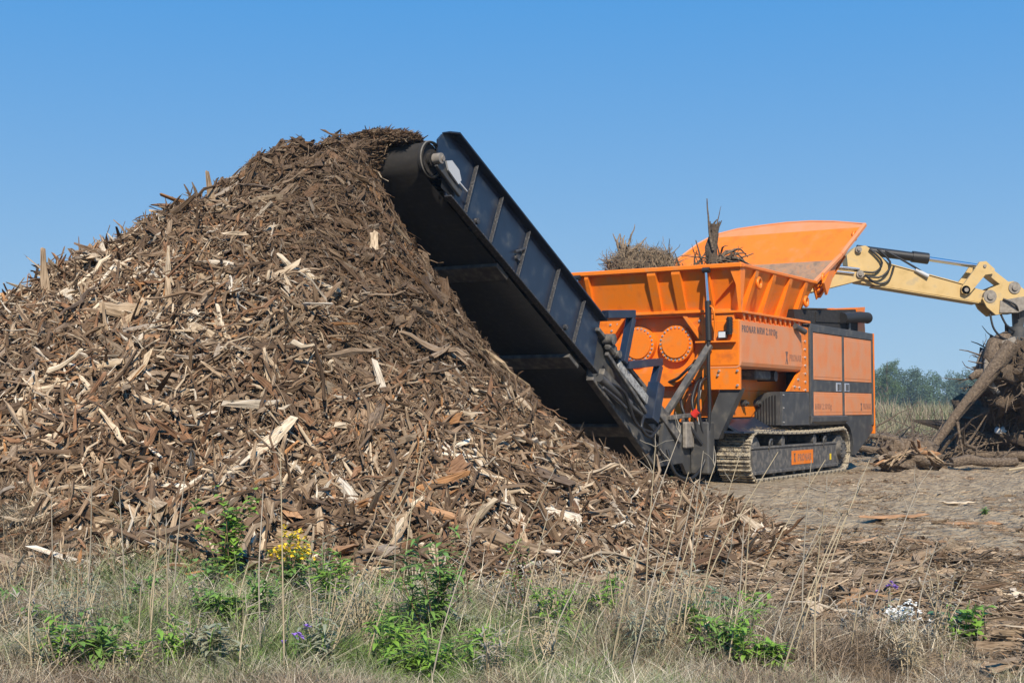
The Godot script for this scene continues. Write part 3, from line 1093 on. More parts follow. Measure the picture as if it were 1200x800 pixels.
	bolts(s, [Vector3(-0.35, 1.56, -0.32), Vector3(-0.35, 1.56, -0.05), Vector3(-0.35, 1.5, -0.34), Vector3(-0.35, 1.36, -0.05), Vector3(-0.13, 2.28, -0.7), Vector3(-0.13, 2.28, -0.62), Vector3(-0.13, 2.2, -0.63), Vector3(-0.13, 2.27, -2.0), Vector3(-0.13, 2.27, -2.12), Vector3(-0.13, 2.18, -2.1)], Vector3(-1, 0, 0), 0.02)
	# lower housing under the side box
	st = begin()
	plate(st, [[-0.25, 1.6], [1.95, 1.6], [1.45, 1.15], [1.0, 0.92], [-0.1, 0.92]], -0.4, 0.1)
	part(s, "lower_panel", st, M["orange_paint"])
	st = begin()
	for x in [0.25, 0.65, 1.15]:
		cyl(st, Vector3(x, 1.12, -0.4), Vector3(x, 1.12, -0.33), 0.05, 12)
		cyl(st, Vector3(x, 1.12, -0.34), Vector3(x, 1.12, -0.29), 0.025, 8)
	part(s, "grease_fittings", st, M["dark_paint"])
	st = begin()
	bx(st, 0.5, 1.1, 1.46, 1.6, -0.4, -0.12, 0.02)
	part(s, "cable_tray", st, M["dusty_frame"])
	st = begin()
	cyl(st, Vector3(1.25, 1.52, -0.38), Vector3(1.25, 1.52, -0.1), 0.08, 16)
	part(s, "hydraulic_filter", st, M["black_hose"])
	# dark casing beside the engine with its curved leading edge
	var arc: Array = [[-0.02, 0.8], [-0.02, 1.29], [-0.14, 1.29]]
	for k in 8:
		var a := PI / 2 * (k + 1) / 8.0
		arc.append([-0.14 - 0.4 * sin(a), 0.86 + 0.43 * cos(a)])
	arc.append([-0.54, 0.8])
	st = begin()
	prism(st, arc, Vector3(1.2, 0, 0), Vector3(0, 0, 1), Vector3.UP, Vector3(1.22, 0, 0))
	bx(st, 1.24, 2.42, 0.79, 1.28, -0.025, -0.008, 0.004)
	var cas := part(s, "dark_casing", st, M["dark_paint"])
	for k in 9:
		st = begin()
		bx(st, 1.18, 1.203, 0.82, 1.24 - 0.3 * pow(k / 8.0, 2.0), -0.1 - k * 0.045, -0.085 - k * 0.045, 0.002)
		part(cas, "louvre_fin", st, M["black_hose"])
	bolts(cas, [Vector3(1.3, 1.24, -0.008), Vector3(1.3, 1.05, -0.008), Vector3(1.3, 0.84, -0.008)], Vector3(0, 0, 1), 0.014)
	# sloping plate over the track
	st = begin()
	prism(st, [[-0.1, 0.72], [-0.45, 0.93], [-0.47, 0.9], [-0.12, 0.69]], Vector3(-0.15, 0, 0), Vector3(0, 0, 1), Vector3.UP, Vector3(1.45, 0, 0))
	bx(st, -0.2, 1.4, 0.7, 0.73, -0.5, -0.02, 0.004)
	part(s, "track_guard", st, M["black_paint_sky_tint"])
	# leg of the frame at the near corner and the long slanting stay
	st = begin()
	prism(st, [[-0.32, 1.32], [-0.02, 1.32], [-0.36, 0.62], [-0.62, 0.62]], Vector3(-0.3, 0, 0), Vector3(0, 0, 1), Vector3.UP, Vector3(0.16, 0, 0))
	part(s, "corner_leg", st, M["dark_paint"])
	st = begin()
	beam(st, Vector3(-0.42, 1.92, -0.42), Vector3(-0.95, 0.75, -1.0), 0.09, 0.07)
	part(s, "slanting_stay", st, M["dusty_frame"])
	st = begin()
	end_plate(st, [[-0.68, 1.34], [-0.52, 1.34], [-0.78, 0.7], [-0.92, 0.7]], -0.22, 0.05)
	end_plate(st, [[-0.98, 1.34], [-0.86, 1.34], [-1.0, 0.7], [-1.1, 0.7]], -0.22, 0.05)
	part(s, "end_brace", st, M["orange_paint"])

func shred_hopper(s: Node3D):
	var h := holder(s, "hopper")
	# flared walls: rim rectangle at 3.0, throat rectangle at 2.4
	var rim := [Vector3(-0.33, 3.0, 0.0), Vector3(2.72, 3.0, 0.0), Vector3(2.72, 3.0, -2.78), Vector3(-0.33, 3.0, -2.78)]
	var low := [Vector3(-0.12, 2.4, -0.25), Vector3(2.5, 2.4, -0.25), Vector3(2.5, 2.4, -2.53), Vector3(-0.12, 2.4, -2.53)]
	var names := ["side_wall", "front_wall", "side_wall", "end_wall"]
	for k in 4:
		var a: Vector3 = rim[k]
		var b: Vector3 = rim[(k + 1) % 4]
		var c: Vector3 = low[(k + 1) % 4]
		var d: Vector3 = low[k]
		var n := (b - a).cross(d - a).normalized() * 0.025
		var st := begin()
		st.set_smooth_group(-1)
		quad(st, a, b, c, d)
		quad(st, a + n, d + n, c + n, b + n)
		quad(st, a, a + n, b + n, b)
		quad(st, d, c, c + n, d + n)
		quad(st, b, b + n, c + n, c)
		quad(st, a, d, d + n, a + n)
		part(h, names[k], st, M["orange_paint"])
	# rim: a folded lip standing out from the walls
	var st2 := begin()
	bx(st2, -0.41, -0.29, 2.975, 3.045, -2.82, 0.04, 0.014)
	bx(st2, -0.29, 2.76, 2.988, 3.042, -0.04, 0.038, 0.012)
	bx(st2, -0.29, 2.76, 2.988, 3.042, -2.82, -2.74, 0.012)
	part(h, "rim", st2, M["orange_paint"])
	st2 = begin()
	bx(st2, -0.19, 0.03, 2.385, 2.43, -2.56, -0.22, 0.008)
	part(h, "throat_flange", st2, M["orange_paint"])
	# ribs on the end wall
	for z in [-0.52, -1.02, -1.4, -2.42, -2.7]:
		var r := begin()
		var w := 0.13 if z < -0.9 and z > -1.6 else 0.06
		prism(r, [[-0.39, 2.98], [-0.39, 2.93], [-0.17, 2.432], [-0.1, 2.432], [-0.3, 2.98]], Vector3(0, 0, z), Vector3.RIGHT, Vector3.UP, Vector3(0, 0, w))
		part(h, "end_rib", r, M["orange_paint"])
	# ribs on the near side wall
	for x in [0.18, 0.86, 1.54, 2.22]:
		var r := begin()
		prism(r, [[0.025, 2.985], [0.01, 2.9], [-0.16, 2.4], [-0.27, 2.4], [-0.02, 2.985]], Vector3(x, 0, 0), Vector3(0, 0, 1), Vector3.UP, Vector3(0.12, 0, 0))
		part(h, "side_rib", r, M["orange_paint"])
		r = begin()
		prism(r, [[-2.8, 2.985], [-2.79, 2.9], [-2.62, 2.4], [-2.51, 2.4], [-2.76, 2.985]], Vector3(x, 0, 0), Vector3(0, 0, 1), Vector3.UP, Vector3(0.12, 0, 0))
		part(h, "side_rib", r, M["orange_paint"])
	# upright plates at the near corner
	var cp := begin()
	prism(cp, [[-0.36, 3.0], [-0.17, 3.0], [-0.3, 2.39], [-0.35, 2.39]], Vector3(0, 0, -0.02), Vector3.RIGHT, Vector3.UP, Vector3(0, 0, 0.03))
	end_plate(cp, [[0.0, 3.0], [-0.16, 3.0], [-0.06, 2.75], [-0.02, 2.39], [0.0, 2.39]], -0.36, 0.03)
	beam(cp, Vector3(-0.32, 2.82, -0.1), Vector3(-0.18, 2.55, -0.42), 0.012, 0.05)
	part(h, "corner_plate", cp, M["orange_paint"])
	# lifting eyes
	for p in [Vector3(0.36, 2.82, -0.02), Vector3(2.42, 2.7, -0.06), Vector3(2.9, 3.1, 0.06), Vector3(3.75, 3.85, 0.3)]:
		var ring: Array = []
		for k in 13:
			var a := TAU * k / 12
			ring.append(p + Vector3(cos(a) * 0.07, sin(a) * 0.07, 0.02))
		var e := begin()
		tube(e, ring, 0.025, 0.025, 8, false)
		part(h, "lifting_eye", e, M["orange_paint"])
	# the raised loading flap at the far end: worn foot, bright middle, turned-over top
	var outline := [[-2.78, 0.0], [-2.76, 0.82], [-2.62, 1.06], [-2.44, 1.35], [-2.2, 1.57], [-1.8, 1.7], [-1.37, 1.755], [-0.93, 1.79], [-0.5, 1.775], [-0.1, 1.71], [0.46, 1.57], [0.24, 0.76], [0.0, 0.0]]
	var foot := Vector3(2.72, 3.02, 0)
	var up := Vector3(0.78, 0.625, 0)
	var nrm := Vector3(0.625, -0.78, 0)
	var at := func(z: float, t: float) -> Vector3:
		var curl := 0.08 * pow(clampf((t - 0.55) / 1.1, 0.0, 1.0), 2.0)
		return foot + up * t + Vector3(-curl, curl * 0.6, 0) + Vector3(0, 0, z)
	var edge := func(t: float) -> Array:
		var lo := 9.0
		var hi := -9.0
		for i in outline.size():
			var p: Array = outline[i]
			var q: Array = outline[(i + 1) % outline.size()]
			if (p[1] <= t and q[1] > t) or (q[1] <= t and p[1] > t):
				var z := lerpf(p[0], q[0], (t - p[1]) / (q[1] - p[1]))
				lo = minf(lo, z)
				hi = maxf(hi, z)
		return [lo, hi]
	var bands := [[0.0, 0.62, "worn_foot_plate", "orange_worn"], [0.62, 1.5, "flap_plate", "orange_paint"], [1.5, 1.789, "flap_top", "orange_dust_sheen"]]
	var flap := holder(s, "loading_flap")
	for bd in bands:
		var f := begin()
		st2 = f
		f.set_smooth_group(-1)
		var rows := 10
		for j in rows:
			var t0: float = lerpf(bd[0], bd[1], float(j) / rows)
			var t1: float = lerpf(bd[0], bd[1], float(j + 1) / rows)
			var e0: Array = edge.call(t0)
			var e1: Array = edge.call(minf(t1, 1.788))
			for i in 8:
				var q: Array = []
				for k in [[i, 0], [i + 1, 0], [i + 1, 1], [i, 1]]:
					var e: Array = e0 if k[1] == 0 else e1
					q.append(at.call(lerpf(e[0], e[1], k[0] / 8.0), t0 if k[1] == 0 else minf(t1, 1.788)))
				quad(f, q[0], q[1], q[2], q[3])
				quad(f, q[3] + nrm * 0.02, q[2] + nrm * 0.02, q[1] + nrm * 0.02, q[0] + nrm * 0.02)
		part(flap, bd[2], f, M[bd[3]])
	var pts: Array = []
	for p in outline:
		pts.append(at.call(p[0], p[1]))
	st2 = begin()
	for i in pts.size() - 1:
		if i >= 10:
			beam(st2, pts[i], pts[i + 1], 0.06, 0.07, Vector3(0, 0, 1), 0.01)
	tube(st2, pts.slice(0, 12), 0.02, 0.02, 6)
	part(flap, "flap_lip", st2, M["orange_dust_sheen"])
	for k in 6:
		var z := -2.5 + k * 0.52
		var r := begin()
		var zt := z * 1.0 + 0.1
		prism(r, [[0.02, 0.03], [1.35, 0.03], [1.35, 0.07], [0.02, 0.26]], foot + Vector3(0, 0, z), up, nrm, Vector3(0, 0, 0.04))
		part(flap, "flap_rib", r, M["orange_paint"])
	# wing closing the side of the flap
	var wing := begin()
	for k in 3:
		var off: float = 0.06 + k * 0.1
		prism(wing, [[0.05, 0.03 + off], [1.25 - k * 0.1, 0.03 + off * 0.6], [1.25 - k * 0.1, 0.05 + off * 0.6], [0.05, 0.07 + off]], foot + Vector3(0, 0, 0.0 + 0.0), (up + Vector3(0, 0, 0.2)).normalized(), nrm, Vector3(0, 0, -0.06))
	prism(wing, [[0.02, 0.03], [1.42, 0.03], [1.3, 0.2], [0.02, 0.34]], foot + Vector3(0, 0, -0.05), (up + Vector3(0, 0, 0.2)).normalized(), nrm, Vector3(0, 0, -0.02))
	part(flap, "flap_wing", wing, M["orange_paint"])

func shred_engine(s: Node3D):
	var e := holder(s, "engine_housing")
	var st := begin()
	bx(st, 2.45, 5.72, 0.78, 2.36, -2.8, -0.03, 0.02)
	part(e, "casing", st, M["dark_paint"])
	# frame members
	st = begin()
	bx(st, 2.45, 2.58, 0.8, 2.36, -0.035, 0.01, 0.006)
	bx(st, 2.582, 5.718, 2.235, 2.358, -0.035, 0.008, 0.006)
	bx(st, 4.03, 4.11, 0.93, 2.233, -0.035, 0.008, 0.006)
	bx(st, 5.645, 5.72, 0.75, 2.233, -0.035, 0.008, 0.006)
	part(e, "door_frame", st, M["dark_paint"])
	for d in [[2.585, 4.025, 1.49, 2.23], [4.115, 5.64, 1.49, 2.23], [2.585, 4.025, 0.93, 1.30], [4.115, 5.64, 0.93, 1.30]]:
		st = begin()
		bx(st, d[0], d[1], d[2], d[3], -0.035, -0.004, 0.006)
		bx(st, d[0] + 0.05, d[1] - 0.05, d[2] + 0.05, d[3] - 0.05, -0.01, 0.0, 0.004)
		var door := part(e, "door_panel", st, M["orange_dust_sheen"])
		if d[2] < 1.0 and d[0] < 3.0:
			lettering(door, "model_lettering", "MRW 2.1010g", Vector3(2.66, 1.0, 0.001), 0.8, 0.12, M["letter_pale"])
		if d[2] < 1.0 and d[0] > 3.0:
			lettering(door, "name_lettering", "PRONAR", Vector3(5.12, 1.03, 0.001), 0.44, 0.1, M["letter_pale"])
			emblem(door, Vector3(5.02, 1.0, 0.001), 0.13, M["letter_grey"])
	for d in [[2.585, 4.025], [4.115, 5.64]]:
		st = begin()
		bx(st, d[0], d[1], 1.305, 1.485, -0.035, -0.006, 0.005)
		part(e, "door_band", st, M["dark_paint"])
	for x in [3.83, 4.26]:
		st = begin()
		bx(st, x - 0.12, x + 0.12, 1.32, 1.46, -0.01, 0.004, 0.004)
		var latch := part(e, "door_latch", st, M["blue_grey"])
		st = begin()
		bx(st, x - 0.07, x + 0.01, 1.34, 1.44, 0.0, 0.014, 0.004)
		bx(st, x + 0.05, x + 0.08, 1.34, 1.44, 0.0, 0.01, 0.003)
		part(latch, "latch_handle", st, M["dark_paint"])
	# skirt with the arch over the sprocket
	var sk: Array = [[2.43, 0.93], [5.72, 0.93], [5.72, 0.66], [4.72, 0.26], [4.6, 0.26]]
	for k in 7:
		var a := PI / 2 * k / 6.0
		sk.append([4.2 + 0.4 * cos(a), 0.4 + 0.4 * sin(a)])
	sk.append_array([[3.0, 0.8], [2.43, 0.78]])
	st = begin()
	plate(st, sk, -0.015, 0.05)
	prism(st, [[0.0, 0.93], [0.03, 0.91], [0.03, 0.84], [-0.015, 0.8], [-0.02, 0.93]], Vector3(2.45, 0, 0), Vector3(0, 0, 1), Vector3.UP, Vector3(1.75, 0, 0))
	part(e, "skirt", st, M["dark_paint"])
	st = begin()
	plate(st, [[3.0, 0.8], [5.6, 0.8], [5.5, 0.6], [4.75, 0.3], [4.7, 0.5], [4.4, 0.78]], -0.4, 2.0)
	part(e, "underbody", st, M["black_hose"])
	st = begin()
	bx(st, 5.722, 5.76, 0.6, 2.36, -2.7, 0.02, 0.006)
	part(e, "front_plate", st, M["orange_paint"])
	# on the roof: dark hood, exhaust and an orange cowl
	st = begin()
	plate(st, [[2.1, 2.362], [2.02, 2.56], [2.9, 2.6], [5.1, 2.75], [5.22, 2.6], [5.2, 2.362]], -0.1, 1.1)
	plate(st, [[3.0, 2.58], [4.9, 2.7], [4.95, 2.5], [3.0, 2.42]], -0.085, 0.03)
	part(e, "roof_hood", st, M["belt_rubber"])
	st = begin()
	tube(st, [Vector3(4.2, 2.55, -0.05), Vector3(5.2, 2.62, -0.05), Vector3(5.5, 2.62, -0.02)], 0.09, 0.1, 18)
	part(e, "exhaust_pipe", st, M["black_hose"])
	st = begin()
	bx(st, 4.6, 4.7, 2.36, 2.68, -0.1, -0.06, 0.004)
	part(e, "pipe_bracket", st, M["dark_paint"])
	st = begin()
	plate(st, [[5.24, 2.362], [5.25, 2.78], [5.7, 2.83], [5.66, 2.6], [5.7, 2.362]], -0.12, 2.3)
	plate(st, [[2.3, 2.6], [5.3, 2.78], [5.5, 2.82], [5.3, 2.8], [2.3, 2.63]], -0.6, 0.6)
	part(e, "roof_cowl", st, M["orange_paint"])

func shred_conveyor(s: Node3D):
	var c := holder(s, "discharge_conveyor")
	for side in 2:
		var z := -0.8 if side == 0 else -2.02
		var out := 1.0 if side == 0 else -1.0
		var st := begin()
		plate(st, [[-6.41, 3.64], [-6.41, 3.79], [-6.33, 3.86], [-6.15, 3.88], [-2.92, 2.13], [-3.12, 1.5], [-6.26, 3.22]], z, 0.02 * out)
		part(c, "side_panel", st, M["black_paint_sky_tint"])
		st = begin()
		beam(st, Vector3(-6.33, 3.868, z + 0.045 * out), Vector3(-6.14, 3.89, z + 0.045 * out), 0.11, 0.02, Vector3(0, 0, 1))
		beam(st, Vector3(-6.15, 3.888, z + 0.045 * out), Vector3(-2.9, 2.13, z + 0.045 * out), 0.11, 0.025, Vector3(0, 0, 1))
		part(c, "top_flange", st, M["black_paint_sky_tint"])
		st = begin()
		beam(st, Vector3(-6.28, 3.225, z + 0.03 * out), Vector3(-3.1, 1.475, z + 0.03 * out), 0.09, 0.02, Vector3(0, 0, 1))
		part(c, "bottom_flange", st, M["scraped_steel"])
		for r in [[-5.74, 3.62, -5.96, 3.09], [-5.24, 3.35, -5.48, 2.82], [-4.67, 3.04, -4.92, 2.51], [-4.0, 2.67, -4.26, 2.14], [-3.39, 2.34, -3.66, 1.81]]:
			st = begin()
			beam(st, Vector3(r[0], r[1], z + 0.03 * out), Vector3(r[2], r[3], z + 0.03 * out), 0.05, 0.012, Vector3(0, 0, 1), 0.003)
			part(c, "panel_rib", st, M["scraped_steel"])
		st = begin()
		plate(st, [[-3.05, 2.02], [-2.25, 1.6], [-0.75, 0.78], [-0.72, 0.34], [-1.5, 0.3], [-3.2, 1.42]], z - 0.03 * out, 0.02 * out)
		part(c, "lower_panel", st, M["dark_paint"])
		st = begin()
		beam(st, Vector3(-3.05, 2.02, z + 0.005 * out), Vector3(-0.8, 0.8, z + 0.005 * out), 0.1, 0.05, Vector3(0, 0, 1))
		beam(st, Vector3(-3.2, 1.41, z + 0.003 * out), Vector3(-1.5, 0.3, z + 0.003 * out), 0.1, 0.05, Vector3(0, 0, 1))
		beam(st, Vector3(-2.9, 1.5, z + 0.002 * out), Vector3(-1.15, 0.62, z + 0.002 * out), 0.08, 0.09, Vector3(0, 0, 1))
		part(c, "lower_rail", st, M["dusty_frame"])
	# belt round its head drum
	var d := Vector3(-6.5, 3.57, 0)
	var st2 := begin()
	var prof: Array = []
	var dir := Vector2(5.2, -3.05).normalized()
	var nrm := Vector2(-dir.y, dir.x)
	var foot := Vector2(-1.1, 0.5)
	for k in 15:
		var a := PI * k / 14.0
		prof.append(Vector2(d.x, d.y) + (nrm * cos(a) - dir * sin(a)) * 0.178)
	prof.append(foot - nrm * 0.16)
	for k in 7:
		var a := PI * k / 6.0
		prof.append(foot + (-nrm * cos(a) + dir * sin(a)) * 0.16)
	var n := prof.size()
	smooth_id += 1
	st2.set_smooth_group(smooth_id)
	for i in n:
		var p: Vector2 = prof[i]
		var q: Vector2 = prof[(i + 1) % n]
		quad(st2, Vector3(p.x, p.y, -0.86), Vector3(q.x, q.y, -0.86), Vector3(q.x, q.y, -1.96), Vector3(p.x, p.y, -1.96))
		var mid := Vector2(-3.8, 2.03)
		var pi_ := p.move_toward(mid, 0.014)
		var qi := q.move_toward(mid, 0.014)
		quad(st2, Vector3(p.x, p.y, -0.86), Vector3(pi_.x, pi_.y, -0.86), Vector3(qi.x, qi.y, -0.86), Vector3(q.x, q.y, -0.86))
	part(c, "rubber_belt", st2, M["belt_rubber"])
	st2 = begin()
	cyl(st2, d + Vector3(0, 0, -0.84), d + Vector3(0, 0, -1.98), 0.163, 40)
	tube(st2, [d + Vector3(0, 0, -0.8), d + Vector3(0, 0, -0.81), d + Vector3(0, 0, -0.86)], 0.183, 0.187, 44, false)
	tube(st2, [d + Vector3(0, 0, -0.8), d + Vector3(0, 0, -0.84)], 0.17, 0.17, 44, false)
	cyl(st2, d + Vector3(0, 0, -0.8), d + Vector3(0, 0, -0.842), 0.07, 24)
	cyl(st2, d + Vector3(0, 0, -1.975), d + Vector3(0, 0, -2.03), 0.185, 40)
	var drum := part(c, "head_drum", st2, M["belt_rubber"])
	st2 = begin()
	cyl(st2, d + Vector3(0, 0, -0.69), d + Vector3(0, 0, -0.78), 0.055, 20)
	cyl(st2, d + Vector3(0.02, 0.0, -0.68), d + Vector3(0.02, 0, -0.7), 0.03, 6)
	part(drum, "drum_shaft", st2, M["grey_steel"])
	st2 = begin()
	var hoop: Array = []
	for k in 41:
		hoop.append(d + Vector3(cos(TAU * k / 40.0) * 0.18, sin(TAU * k / 40.0) * 0.18, -0.82))
	tube(st2, hoop, 0.012, 0.012, 6, false)
	part(drum, "belt_edge", st2, M["dusty_rubber"])
	st2 = begin()
	beam(st2, d + Vector3(0.0, -0.04, -0.75), d + Vector3(0.42, -0.3, -0.75), 0.04, 0.09)
	part(c, "take_up_arm", st2, M["dark_paint"])
	st2 = begin()
	plate(st2, [[-6.4, 3.56], [-6.3, 3.58], [-6.17, 3.5], [-6.13, 3.4], [-6.18, 3.35], [-6.36, 3.47]], -0.7, 0.02)
	cyl(st2, Vector3(-6.15, 3.37, -0.71), Vector3(-6.02, 3.3, -0.71), 0.012, 8)
	part(c, "take_up_plate", st2, M["white_plate"])
	st2 = begin()
	plate(st2, [[-6.36, 3.3], [-6.3, 3.62], [-6.1, 3.4], [-6.12, 3.2]], -0.795, 0.004)
	part(c, "panel_opening", st2, M["black_hose"])
	st2 = begin()
	for p in [[-5.72, 3.03], [-4.9, 2.72], [-3.82, 2.0]]:
		cyl(st2, Vector3(p[0], p[1], -0.8), Vector3(p[0], p[1], -0.76), 0.035, 12)
	cyl(st2, Vector3(-4.95, 2.78, -0.78), Vector3(-4.78, 2.83, -0.76), 0.018, 8)
	part(c, "panel_knob", st2, M["scraped_steel"])
	# cross members under the belt and rollers inside
	for x in [-5.15, -3.55, -2.1]:
		var y: float = 3.57 - 0.18 - (x + 6.5) * 0.5865 - 0.05
		st2 = begin()
		obox(st2, Transform3D(Basis(Vector3(0, 0, 1), -0.53), Vector3(x, y, -1.41)), Vector3(0.26, 0.05, 1.18), 0.006)
		part(c, "cross_member", st2, M["dusty_frame"])
	for k in 9:
		var x := -6.0 + k * 0.55
		st2 = begin()
		var y: float = 3.57 - (x + 6.5) * 0.5865
		cyl(st2, Vector3(x, y, -0.84), Vector3(x, y, -1.98), 0.06, 14)
		part(c, "idler_roller", st2, M["dusty_frame"])
	# folding linkage: square hoops, cylinder, bright strip
	for b in [[[-2.98, 2.2], [-2.27, 2.25], [-2.52, 1.62], 0.1], [[-2.43, 1.59], [-1.48, 1.66], [-1.74, 1.12], 0.1]]:
		st2 = begin()
		beam(st2, Vector3(b[0][0], b[0][1], -0.7), Vector3(b[1][0] + 0.04, b[1][1], -0.7), b[3], b[3])
		beam(st2, Vector3(b[1][0], b[1][1] - 0.05, -0.699), Vector3(b[2][0], b[2][1], -0.699), b[3], b[3])
		part(c, "square_hoop", st2, M["black_paint_sky_tint"])
	st2 = begin()
	beam(st2, Vector3(-1.62, 1.36, -0.66), Vector3(-1.82, 0.88, -0.66), 0.16, 0.2)
	part(c, "hoop_foot", st2, M["black_paint_sky_tint"])
	st2 = begin()
	beam(st2, Vector3(-2.62, 1.6, -0.71), Vector3(-1.75, 1.12, -0.71), 0.03, 0.12)
	part(c, "bright_strip", st2, M["dusty_strip"])
	st2 = begin()
	beam(st2, Vector3(-2.95, 1.72, -0.7), Vector3(-1.85, 0.98, -0.7), 0.05, 0.05)
	obox(st2, Transform3D(Basis(Vector3(0, 0, 1), -0.5), Vector3(-2.76, 1.8, -0.74)), Vector3(0.2, 0.13, 0.1), 0.025)
	cyl(st2, Vector3(-2.82, 1.9, -0.8), Vector3(-2.82, 1.9, -0.66), 0.07, 16)
	cyl(st2, Vector3(-2.66, 1.72, -0.8), Vector3(-2.66, 1.72, -0.66), 0.05, 16)
	part(c, "hinge_block", st2, M["dusty_frame"])
	st2 = begin()
	cyl(st2, Vector3(-3.1, 1.42, -0.72), Vector3(-2.3, 1.1, -0.72), 0.055, 16)
	cyl(st2, Vector3(-2.3, 1.1, -0.72), Vector3(-1.9, 0.94, -0.72), 0.028, 12)
	part(c, "fold_cylinder", st2, M["dark_paint"])
	# foot of the belt
	st2 = begin()
	plate(st2, [[-1.3, 0.98], [-0.55, 0.8], [-0.3, 0.62], [-0.32, 0.16], [-0.6, 0.14], [-0.75, 0.3], [-1.45, 0.28]], -0.7, 0.05)
	bx(st2, -0.5, -0.28, 0.14, 0.86, -0.7, -0.42, 0.02)
	part(c, "foot_plate", st2, M["dark_paint"])
	st2 = begin()
	plate(st2, [[-1.3, 0.98], [-0.55, 0.8], [-0.3, 0.62], [-0.32, 0.16], [-1.45, 0.28]], -2.08, 0.05)
	part(c, "foot_plate", st2, M["dark_paint"])
	st2 = begin()
	beam(st2, Vector3(-1.85, 1.32, -0.78), Vector3(-0.9, 0.62, -0.66), 0.05, 0.12)
	beam(st2, Vector3(-1.25, 0.92, -0.66), Vector3(-0.55, 0.95, -0.66), 0.05, 0.06)
	part(c, "foot_link", st2, M["dusty_frame"])
	st2 = begin()
	cyl(st2, Vector3(-0.55, 0.95, -0.62), Vector3(-0.55, 1.01, -0.56), 0.055, 18, 0.045)
	part(c, "red_cap", st2, M["red_plastic"])
	st2 = begin()
	bx(st2, -0.78, -0.52, 0.5, 0.86, -0.69, -0.62, 0.03)
	part(c, "valve_block", st2, M["grey_steel"])

